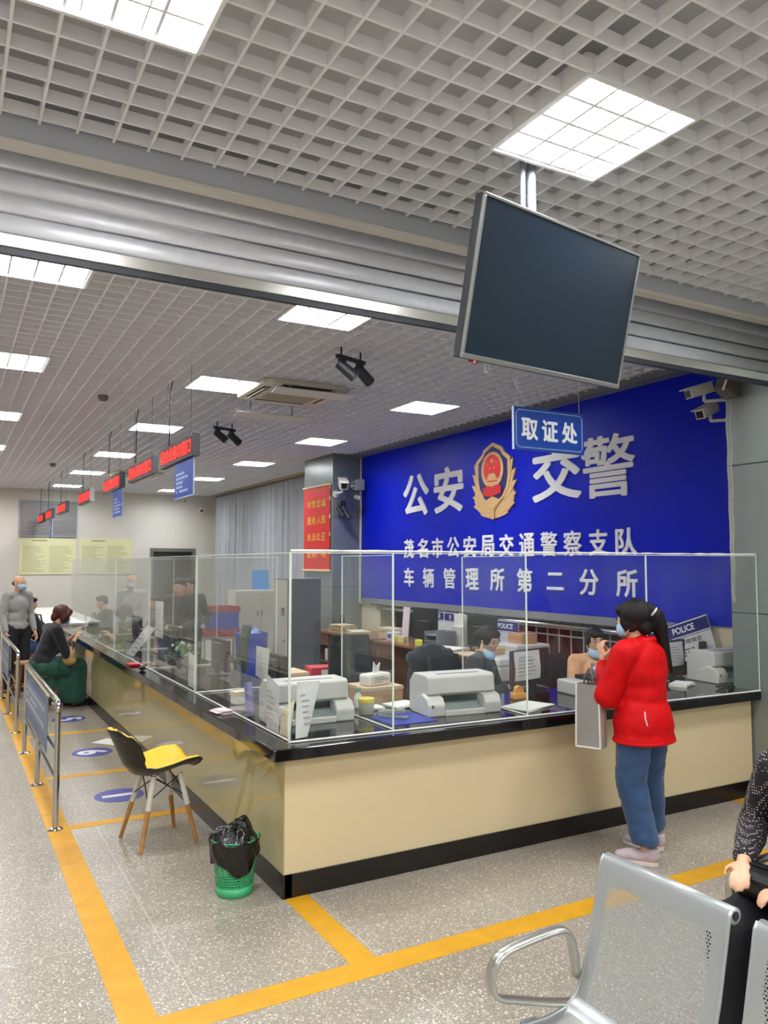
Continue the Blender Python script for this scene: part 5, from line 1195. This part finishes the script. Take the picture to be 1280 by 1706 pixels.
def shoe(t, a, d, col, sole, name='shoe', s=1.0):
    d = V(d); d.z = 0; d.normalize(); a = V(a); F = frame(d); b = V((a.x, a.y, 0)); q = lambda x, y, z: b + F @ V((x, y, z))
    o = blob(name, [('e', q(0, -.02, .062), (.040, .060, .048), F), ('e', q(0, .07, .050), (.042, .085, .036), F), ('e', q(0, .125, .042), (.040, .055, .030), F), ('f', q(0, -.03, .07), .041, q(0, -.035, .105), .043)], col, t, .007, 3, cuts=[(V((0, 0, .022)), V((0, 0, -1)))])
    so = MB(); so.prism([(.036 * math.cos(k * math.pi / 16) * (1.12 if k < 17 else .95), (.155 if k < 17 else .055) * math.sin(k * math.pi / 16) + (.03 if k < 17 else -.015)) for k in range(32)], q(0, 0, 0), F @ V((1, 0, 0)), F @ V((0, 1, 0)), .028); so.obj('sole', sole, o, bevel=.006)
    m = MB()
    for k in range(4): m.tube([q(-.02, .055 + k * .018, .088 - k * .006), q(0, .06 + k * .018, .094 - k * .006), q(.02, .055 + k * .018, .088 - k * .006)], .003, 5)
    m.obj('laces', mat('pale laces', '#e0d8dc', .7), o)
    return o
def person(name, label, loc, rz, group=None):
    return thing(name, label, 'person', loc, rz, group)
HAIRB = mat('black hair', '#120a0b', .5, spec=.3, bump=.35, bscale=240)

# ---- woman in the red jacket: stands at the front counter, seen from behind, head turned to her left
t = person('person', 'standing person in a red jacket, blue jeans and ponytail at the front counter', (3.70, 3.44, 0), R(8))
JACK = mat('red jacket fabric', '#c60007', .6, spec=.2, var=.05, vscale=14, bump=.15, bscale=300); JEAN = cloth_mat('blue denim', '#27476f', 500, .8, .22, .2)
hc_ = V((-.02, .05, 1.405)); HF = frame((-.34, .92, -.20))
hp, hq = head_prims(hc_, HF, .98)
sh = ((-.165, .0, 1.225), (.165, 0.02, 1.225)); lk = ((-.085, .0, .80), (-.095, .03, .45), (-.09, -.06, .10)); rk = ((.085, .01, .80), (.13, .06, .45), (.165, .07, .10))
le, lw_ = V((-.205, .10, .965)), V((-.035, .255, 1.125)); re_, rw_ = V((.245, .10, .98)), V((.065, .27, 1.10))
lh = hand_prims(lw_ + V((.008, .012, .02)), (.10, .30, .95), (.9, -.2, -.1), -1, .95, .75); rh = hand_prims(rw_ + V((-.008, .008, .02)), (-.25, .30, .9), (-.9, -.2, -.1), 1, .95, .6)
body = hp + [('c', V((-.01, .02, 1.24)), .046, hc_ + V((0, -.01, -.05)), .045)] + torso_prims((0, 0, .84), (0, 0, .98), (0, .01, 1.12), (-.005, .01, 1.25), sh, .88) + limb(sh[0], le, lw_, (.045, .036, .024)) + limb(sh[1], re_, rw_, (.045, .036, .024)) + lh + rh + limb(*lk, (.075, .05, .032)) + limb(*rk, (.075, .05, .032)) + foot_prims(lk[2], (-.45, .85, 0), .9) + foot_prims(rk[2], (-.3, .95, 0), .9)
blob('body', body, SKIN, t, .0065, 3); 
jk = torso_prims((0, .005, .86), (0, 0, .98), (0, 0, 1.11), (-.005, -.005, 1.245), sh, 1.0, .030) + [('e', V((0, .0, .80)), (.205, .165, .20)), ('e', V((0, -.005, .70)), (.212, .165, .13)), ('e', V((.0, -.045, 1.17)), (.15, .085, .12)), ('c', V((-.12, -.03, 1.25)), .05, V((.12, -.02, 1.25)), .05)] + limb(sh[0], le, lw_.lerp(le, .10), (.082, .078, .050), 'c') + limb(sh[1], re_, rw_.lerp(re_, .10), (.082, .080, .052), 'c')
jo = blob('jacket', jk, JACK, t, .009, 5, cuts=[(V((0, 0, .695)), V((0, 0, -1)))], fold=.011, ffreq=8, fstretch=(1.2, 1.2, .8))
m = MB(); m.tube([(.205 * math.cos(a), -.002 + .158 * math.sin(a), .702) for a in [2 * math.pi * k / 40 for k in range(40)]], .010, 8, closed=True); m.obj('hem_band', JACK, jo, smooth=True)
m = MB(); m.tube([hq(-.05, .02, -.13), hq(-.055, -.06, -.135), hq(0, -.10, -.135), hq(.055, -.06, -.14), hq(.05, .02, -.14)], .022, 10); m.obj('collar', JACK, jo, smooth=True)
m = MB(); m.tube([(-.165, -.125, .90), (-.168, -.13, .86), (-.16, -.138, .82)], .004, 6); m.obj('pocket_piping', mat('pale piping', '#e6d8d4', .5), jo)
tr_ = [('e', V((0, 0, .80)), (.165, .125, .13))] + limb(*lk[:2], V(lk[2]) + V((0, 0, .03)), (.108, .090, .078)) + limb(*rk[:2], V(rk[2]) + V((0, 0, .06)), (.108, .090, .078))
blob('jeans', tr_, JEAN, t, .008, 4, cuts=[(V((0, 0, .125)), V((0, 0, -1)))], fold=.010, ffreq=11, fstretch=(.8, .8, 1.3))
SHOE = mat('lilac grey sneaker', '#c3b3ba', .65, bump=.2, bscale=200); SOLE = mat('pale sole', '#d9cdc8', .6)
shoe(t, lk[2], (-.45, .85, 0), SHOE, SOLE); shoe(t, rk[2], (-.3, .95, 0), SHOE, SOLE)
hair = [('e', hq(0, -.030, .036), (.094, .106, .098), HF), ('e', hq(0, .035, .075), (.066, .055, .045), HF), ('e', hq(.056, -.0, -.01), (.032, .062, .065), HF), ('e', hq(-.056, -.0, -.005), (.030, .060, .062), HF), ('e', hq(0, -.07, -.04), (.065, .05, .06), HF), ('e', hq(.01, -.10, .03), (.045, .045, .042), HF)]
tail = [hq(.01, -.12, .05), hq(.03, -.145, .01), hq(.05, -.145, -.07), hq(.07, -.135, -.15), hq(.09, -.135, -.24), hq(.105, -.14, -.34)]
for (a, b), (r0, r1) in zip(zip(tail, tail[1:]), ((.036, .043), (.043, .045), (.045, .038), (.038, .027), (.027, .010))): hair.append(('c', a, r0, b, r1))
ho = blob('hair', hair, HAIRB, t, .007, 3, fold=.004, ffreq=40, fstretch=(1, 1, .25))
m = MB(); c0 = hq(.012, -.125, .03); ax = (tail[1] - tail[0]).normalized(); x_ = ax.cross(V((0, 0, 1))).normalized(); y_ = ax.cross(x_); m.tube([c0 + x_ * .038 * math.cos(k * .3927) + y_ * .038 * math.sin(k * .3927) for k in range(16)], .007, 8, closed=True); m.obj('hair_tie', mat('pale hair tie', '#cfc6c0', .6), ho)
mask_obj(t, hc_, HF, .98); face_features(t, hc_, HF, .98, mouth=False)
# shopping bag hanging from her left forearm
sb = thing('shopping_bag', 'grey shopping bag with white edges hanging from the forearm of the red jacket', 'bag', (3.45, 3.62, .645), R(-64))
BAGG = mat('grey paper', '#8f8c88', .6, var=.06); BAGW = mat('white paper edge', '#dcd8d2', .6)
m = MB(); w1_, d1_, h1_ = .150, .055, .37
m.prism([(-w1_ / 2, 0), (w1_ / 2, 0), (w1_ / 2 * .92, h1_), (-w1_ / 2 * .92, h1_)], (0, -d1_, .01), (1, 0, 0), (0, 0, 1), -.003); m.prism([(-w1_ / 2, 0), (w1_ / 2, 0), (w1_ / 2 * .92, h1_), (-w1_ / 2 * .92, h1_)], (0, d1_, .01), (1, 0, 0), (0, 0, 1), .003); m.obj('face', BAGG, sb)
m = MB()
for s in (-1, 1): m.prism([(-d1_, 0), (d1_, 0), (d1_ * .9, h1_), (-d1_ * .9, h1_)], (s * w1_ * .49, 0, .01), (0, 1, 0), (0, 0, 1), .003)
m.bx(-w1_ / 2, w1_ / 2, -d1_, d1_, 0.0, .012); m.obj('gusset', mat('pale gusset', '#b9b5ae', .6), sb)
for s in (-1, 1):
    m = MB(); m.tube([(s * w1_ / 2, -d1_ - .003, .008), (s * w1_ * .46, -d1_ - .002, .38)], .006, 6); m.obj('edge_strip', BAGW, sb)
m = MB(); m.tube([(-w1_ / 2, -d1_ - .003, .008), (w1_ / 2, -d1_ - .003, .008)], .006, 6); m.obj('bottom_edge', BAGW, sb)
for s in (-1, 1):
    m = MB(); m.tube([(-.03, s * d1_ * .8, .35), (-.025, s * .03, .43), (.0, s * .012, .475), (.025, s * .03, .43), (.03, s * d1_ * .8, .35)], .006, 6, flat=(.012, .003)); m.obj('handle', mat('grey strap', '#77736d', .8), sb, smooth=True)

def seated(label, loc, rz, top, trous, hair_m, hair_fn, headdir, s=.95, seat=.46, lean=.05, elbows=None, wrists=None, hands=True, mask=None, skirt=False, voxel=.009, closed=False, shoes=None, face=True, group=None, fold=.008, topname='shirt', hdrop=0.0, hy=0.0):
    """sitting figure, local +y forward"""
    t = person('person', label, loc, rz, group)
    z0 = seat + .10
    pel = V((0, 0, z0)); wai = V((0, lean * .5, z0 + .16)); che = V((0, lean, z0 + .31)); nb = V((0, lean * 1.25, z0 + .455)); sh = ((-.165 * s / .95, lean, z0 + .42), (.165 * s / .95, lean, z0 + .42))
    hc = V((0, lean * 1.6 + .02 + hy, z0 + .60 - hdrop)); F = frame(headdir); hp, hq = head_prims(hc, F, s)
    el = elbows or ((-.23, lean + .10, z0 + .17), (.23, lean + .10, z0 + .17)); wr = wrists or ((-.12, lean + .32, z0 + .20), (.12, lean + .32, z0 + .20))
    kn = ((-.10, .40, seat + .05), (.10, .40, seat + .05)); an = ((-.10, .38, .09), (.11, .40, .09))
    b = hp + [('c', nb - V((0, 0, .03)), .048 * s, hc + F @ V((0, -.015, -.04)), .046 * s)] + torso_prims(pel, wai, che, nb, sh, .9 * s) + limb(sh[0], el[0], wr[0], (.045, .037, .025)) + limb(sh[1], el[1], wr[1], (.045, .037, .025))
    for k in (0, 1):
        d = (V(wr[k]) - V(el[k])).normalized(); b += hand_prims(V(wr[k]) + d * .015, d, (0, 0, -1) if abs(d.z) < .8 else (0, 1, 0), 1 if k == 0 else -1, .95 * s, .5)
        b += limb(V((kn[k][0] * .9, 0, z0 - .03)), kn[k], an[k], (.075, .052, .034)) + foot_prims(an[k], (0, 1, 0), .92)
    blob('body', b, SKIN, t, voxel, 3)
    tp = torso_prims(pel + V((0, 0, .02)), wai, che, nb - V((0, 0, .015)), sh, .98 * s, .022)
    for k in (0, 1): tp += limb(sh[k], el[k], V(wr[k]).lerp(V(el[k]), .12 if not skirt else .35), (.066, .058, .042))
    to = blob(topname, tp, top, t, voxel + .002, 5, fold=fold, ffreq=9)
    if skirt:
        sk = [('e', pel, (.19, .15, .13)), ('c', V((-.09, 0, z0 - .03)), .115, V(kn[0]), .115), ('c', V((.09, 0, z0 - .03)), .115, V(kn[1]), .115), ('c', V(kn[0]), .12, V((-.11, .37, .12)), .13), ('c', V(kn[1]), .12, V((.11, .38, .12)), .13), ('c', V((0, .25, seat)), .13, V((0, .36, .12)), .16), ('c', V((0, .08, seat - .02)), .13, V((0, .22, .16)), .12)]
        blob('skirt', sk, trous, t, .012, 5, cuts=[(V((0, 0, .05)), V((0, 0, -1)))], fold=.016, ffreq=10, fstretch=(1.3, 1.3, .2))
    else:
        sk = [('e', pel - V((0, 0, .03)), (.175, .135, .12))]
        for k in (0, 1): sk += limb(V((kn[k][0] * .9, 0, z0 - .03)), kn[k], V(an[k]) + V((0, 0, .02)), (.10, .075, .058))
        blob('trousers', sk, trous, t, .011, 4, fold=.008, ffreq=11)
    for k in (0, 1): shoe(t, an[k], (0, 1, 0), shoes or mat('black shoe', '#151516', .4), mat('dark sole', '#26262a', .5))
    hair_fn(t, hq, F, hair_m, s)
    if face: face_features(t, hc, F, s, closed, mouth=(mask != 'on'))
    if mask == 'on': mask_obj(t, hc, F, s)
    elif mask == 'chin': mask_obj(t, hc, F, s, -.060, -.014, .35)
    return t, hq, F, to
def E_(hq, F, x, y, z, r, s=1.0): return ('e', hq(x, y, z), tuple(k * s for k in r), F)
def hair_bun(t, hq, F, m, s):
    o = blob('hair', [E_(hq, F, 0, -.026, .034, (.084, .094, .088), s), E_(hq, F, 0, .04, .072, (.062, .045, .036), s), E_(hq, F, .06, .012, .02, (.022, .05, .055), s), E_(hq, F, -.06, .012, .02, (.022, .05, .055), s), E_(hq, F, 0, -.115, .0, (.045, .04, .05), s)], m, t, .008, 3, fold=.003, ffreq=40)
    m2 = MB(); m2.box(hq(-.07, -.05, .07), (.012, .03, .03), F); m2.obj('hair_clip', mat('pearl clip', '#e4e2dc', .3), o)
def hair_fringe(t, hq, F, m, s):
    blob('hair', [E_(hq, F, 0, -.026, .034, (.086, .096, .090), s), E_(hq, F, 0, .052, .074, (.064, .036, .028), s), E_(hq, F, .03, .074, .060, (.028, .014, .024), s), E_(hq, F, -.03, .074, .062, (.028, .014, .022), s), E_(hq, F, .068, -.01, .005, (.020, .038, .06), s), E_(hq, F, -.068, -.01, .005, (.020, .038, .06), s), E_(hq, F, 0, -.10, -.03, (.05, .04, .07), s)], m, t, .008, 3, fold=.004, ffreq=45)
def hair_bob(t, hq, F, m, s):
    blob('hair', [E_(hq, F, 0, -.03, .03, (.094, .102, .098), s), E_(hq, F, 0, .05, .065, (.07, .045, .04), s), E_(hq, F, .068, .03, -.012, (.024, .055, .075), s), E_(hq, F, -.068, .03, -.012, (.024, .055, .075), s), E_(hq, F, 0, -.07, -.045, (.07, .05, .07), s)], m, t, .009, 3, fold=.004, ffreq=40)
def hair_short(t, hq, F, m, s):
    blob('hair', [E_(hq, F, 0, -.024, .040, (.079, .090, .080), s), E_(hq, F, 0, .035, .082, (.058, .04, .028), s), E_(hq, F, 0, -.07, .0, (.062, .035, .05), s)], m, t, .009, 3, fold=.003, ffreq=40)
def hair_bald(t, hq, F, m, s):
    blob('hair', [E_(hq, F, 0, -.05, .005, (.076, .055, .045), s), E_(hq, F, .062, -.02, .005, (.014, .04, .03), s), E_(hq, F, -.062, -.02, .005, (.014, .04, .03), s)], m, t, .008, 2)
UNI = cloth_mat('dark navy uniform', '#14171f', 350, .8, .1, .15)
tq, hq, F, to = seated('seated person in black uniform, mask under chin, looking down behind the white printer', (3.82, 5.36, -.02), R(216), UNI, mat('dark trousers', '#14151a', .8), HAIRB, hair_bun, (.36, .87, -.36), .95, .46, .06, mask='chin', voxel=.008, closed=True, wrists=((-.10, .36, .80), (.16, .34, .80)), elbows=((-.24, .13, .72), (.25, .12, .72)), hy=.02, hdrop=.01)
m = MB(); marks(m, (.085, .205, .80), (-1, 0, 0), (0, .25, 1), .09, .025, 1, 8, 3, 1.0); m.obj('chest_badge', mat('badge print', '#c9cbd0', .5), to)
PEACH = cloth_mat('peach blouse', '#d8a47c', 350, .75, .08, .12)
tq, hq, F, to = seated('seated person in a peach blouse, fringe and mask under chin, behind the counter', (4.89, 5.14, -.06), R(165), PEACH, mat('dark trousers'), HAIRB, hair_fringe, (.12, .96, -.15), .93, .46, .05, mask='chin', voxel=.008, closed=True, wrists=((-.13, .34, .74), (.11, .34, .74)))
m = MB(); m.grid(lambda a, b: V(((a - .5) * (.09 + .03 * b), .165 + .014 * math.cos((a - .5) * 3) + .012 * math.sin(b * 3), .70 + b * .25)), 8, 8); m.obj('white_vest', mat('white vest', '#dcdbe0', .7), to, smooth=True, solid=.01)
m = MB()
for s in (-1, 1): m.tube([(s * .05, .14, .97), (s * .055, .175, .90), (s * .05, .19, .78), (s * .045, .19, .70)], .016, 8)
m.obj('striped_scarf', mat('violet scarf', '#6b6490', .7, var=.4, vscale=60), to, smooth=True)
# seated woman at the far place of the side counter
BLK = cloth_mat('black knit', '#0e1018', 300, .9, .1, .2); GRN = cloth_mat('dark green skirt', '#0f4a3c', 200, .7, .12, .1); AUB = mat('auburn hair', '#4a1a16', .35, bump=.3, bscale=200)
tq, hq, F, to = seated('seated person with short auburn hair in black top and long green skirt on a stool', (1.04, 10.48, 0), R(-78), BLK, GRN, AUB, hair_bob, (.25, .92, -.42), 1.02, .43, .12, mask='on', skirt=True, elbows=((-.23, .24, .66), (.23, .22, .66)), wrists=((-.07, .38, .825), (.09, .37, .825)), voxel=.010, hy=.03, hdrop=.01, topname='knit_top')
t = thing('handbag', 'tan handbag on the lap of the person in the green skirt', 'bag', (1.34, 10.36, .52), R(-70)); o = blob('bag_body', [('e', V((0, 0, .12)), (.12, .07, .12)), ('e', V((0, .0, .06)), (.13, .075, .07))], mat('tan bag', '#a98955', .5), t, .009, 4); m = MB(); m.tube([(-.09, 0, .19), (-.06, 0, .28), (.06, 0, .28), (.09, 0, .19)], .008, 8); m.obj('handle', mat('dark tan strap', '#6f5430', .5), t, smooth=True)
# third visitor, seated with his back this way, and his black bag
tq, hq, F, to = seated('seated person with dark short hair and jeans beyond the green skirt, reading papers', (1.0, 12.95, 0), R(-62), mat('dark shirt', '#23252c', .8), cloth_mat('blue jeans far', '#274a76', 300), HAIRB, hair_short, (.3, .9, -.25), .95, .45, .08, voxel=.012, face=False)
t = thing('backpack', 'black shoulder bag on the lap of the person in jeans beyond the green skirt', 'bag', (1.24, 13.02, .585), R(-62)); o = blob('bag_body', [('e', V((0, 0, .16)), (.15, .08, .16)), ('e', V((0, 0, .08)), (.16, .085, .08)), ('e', V((0, 0, .24)), (.14, .075, .08))], mat('black bag', '#111114', .5), t, .012, 3); m = MB(); m.tube([(-.08, 0, .30), (-.05, 0, .40), (.05, 0, .40), (.08, 0, .30)], .012, 8); m.obj('strap', DARK, t, smooth=True)
sheets('paper_stack', (1.42, 13.55, .791), (.30, .42, .03), 5, 'white papers on the near corner of the white desk', .3, seed=21)
# standing figures
def standing(label, loc, rz, H, top, trous, hair_m, hair_fn, headdir, mask=None, voxel=.012, elbows=None, wrists=None, topname='shirt', face=True, group=None):
    t = person('person', label, loc, rz, group); k = H / 1.62
    Z = lambda x, y, z: V((x * k, y * k, z * k))
    sh = (Z(-.165, 0, 1.335), Z(.165, 0, 1.335)); hc = Z(0, .03, 1.50); F = frame(headdir); hp, hq = head_prims(hc, F, k)
    el = elbows or ((-.215, -.02, 1.07), (.215, -.02, 1.07)); wr = wrists or ((-.22, .08, .84), (.22, .08, .84)); el = [Z(*p) for p in el]; wr = [Z(*p) for p in wr]
    lk = (Z(-.09, 0, .86), Z(-.10, .02, .47), Z(-.10, -.02, .09)); rk = (Z(.09, 0, .86), Z(.10, .02, .47), Z(.10, -.02, .09))
    b = hp + [('c', Z(0, 0, 1.34), .05 * k, hc + F @ V((0, -.015, -.04)), .05 * k)] + torso_prims(Z(0, 0, .88), Z(0, 0, 1.03), Z(0, .01, 1.2), Z(0, .0, 1.36), sh, .95 * k) + limb(sh[0], el[0], wr[0], (.05, .04, .027)) + limb(sh[1], el[1], wr[1], (.05, .04, .027)) + limb(*lk, (.085, .055, .036)) + limb(*rk, (.085, .055, .036)) + foot_prims(lk[2], (0, 1, 0)) + foot_prims(rk[2], (0, 1, 0))
    for i in (0, 1):
        d = (wr[i] - el[i]).normalized(); b += hand_prims(wr[i] + d * .015, d, (1 if i == 0 else -1, 0, 0), 1 if i == 0 else 1, k, .45)
    blob('body', b, SKIN, t, voxel, 3)
    tp = torso_prims(Z(0, 0, .90), Z(0, 0, 1.03), Z(0, .01, 1.2), Z(0, 0, 1.345), sh, .90 * k, .018)
    for i in (0, 1): tp += limb(sh[i], el[i], wr[i].lerp(el[i], .08), (.062, .054, .042))
    blob(topname, tp, top, t, voxel, 5, cuts=[(Z(0, 0, .80), V((0, 0, -1)))], fold=.009, ffreq=9)
    blob('trousers', [('e', Z(0, 0, .86), (.16 * k, .12 * k, .13 * k))] + limb(*lk[:2], lk[2] + V((0, 0, .02)), (.105, .08, .062)) + limb(*rk[:2], rk[2] + V((0, 0, .02)), (.105, .08, .062)), trous, t, voxel, 4, fold=.008, ffreq=10)
    for a in (lk, rk): shoe(t, a[2], (0, 1, 0), mat('black shoe'), mat('dark sole'))
    hair_fn(t, hq, F, hair_m, k)
    if face: face_features(t, hc, F, k, mouth=(mask != 'on'))
    if mask == 'on': mask_obj(t, hc, F, k)
    return t
standing('standing balding person in a grey shirt and blue mask behind the barrier rails', (.87, 12.0, 0), R(-150), 1.60, cloth_mat('grey checked shirt', '#a09e99', 250, .85, .1), mat('black trousers', '#15151a', .8), mat('grey stubble hair', '#4a443f', .7), hair_bald, (-.10, .98, -.03), 'on', .010)
standing('standing person in dark uniform behind the side screen, left of two', (2.58, 9.95, 0), R(150), 1.58, UNI, mat('dark trousers'), HAIRB, hair_short, (.35, .9, -.3), None, .012, elbows=((-.25, .02, 1.05), (.25, .02, 1.05)), wrists=((-.1, .25, 1.0), (.1, .25, 1.0)))
standing('standing person in dark uniform behind the side screen, right of two', (2.84, 10.5, 0), R(160), 1.58, UNI, mat('dark trousers'), HAIRB, hair_short, (.45, .85, -.3), None, .012, elbows=((-.25, .02, 1.05), (.25, .02, 1.05)), wrists=((-.1, .25, 1.0), (.1, .25, 1.0)))
seated('seated person in grey green uniform behind the side screen, left of the standing pair', (2.92, 12.2, 0), R(95), cloth_mat('grey green uniform', '#39443f', 300), mat('dark trousers'), HAIRB, hair_short, (.1, .95, -.25), .97, .46, .07, voxel=.012)
# visitor on the second bench at the right edge: only sleeve, hand, bag and knees enter the picture
DOT = dots_mat('dotted black cloth', '#17131a', '#b9a9a6', 95, .30)
tq, hq, F, to = seated('seated person in a dotted black top with a quilted bag at the right edge', (2.775, 1.75, 0), R(90), DOT, mat('black trousers'), HAIRB, hair_bob, (0, 1, -.2), 1.0, .47, .02, voxel=.008, elbows=((-.25, .04, .72), (.285, .0, .74)), wrists=((-.09, .27, .68), (.13, .27, .70)), topname='blouse')
t = thing('quilted_bag', 'black quilted leather handbag on the lap of the person in dots', 'bag', (2.50, 1.74, .60), R(90))
QL = mat('black quilted leather', '#131214', .32, bump=.25, bscale=25)
m = MB(); m.bx(-.15, .15, -.07, .07, .0, .10); ql = m.obj('bag_body', QL, t, bevel=.035, seg=4)
m = MB()
for k in range(-4, 5): m.tube([(k * .045 - .05, -.0705, .01), (k * .045, -.0725, .05), (k * .045 + .05, -.0705, .09)], .0016, 4); m.tube([(k * .045 + .05, -.0705, .01), (k * .045, -.0725, .05), (k * .045 - .05, -.0705, .09)], .0016, 4)
m.obj('quilting', mat('stitch black', '#050506', .5), ql)
m = MB(); m.tube([(-.14, 0, .102), (0, 0, .106), (.14, 0, .102)], .004, 6); m.obj('zip', mat('dark zip', '#3b3b3d', .3, metal=.8), ql)

co = blob('draped_coat', [('e', V((0, 0, .86)), (.25, .075, .16)), ('e', V((-.13, -.01, .70)), (.13, .065, .22)), ('e', V((.13, -.01, .70)), (.13, .065, .22)), ('c', V((-.22, 0, .90)), .06, V((.22, 0, .90)), .06)], cloth_mat('navy coat', '#1a2230', 200), None, .012, 4, fold=.018, ffreq=9)
co.location = (3.665, 5.775, 0.06); co.rotation_euler = (0, 0, R(194)); tag(co, 'dark navy coat draped over the chair of the woman officer', 'coat')
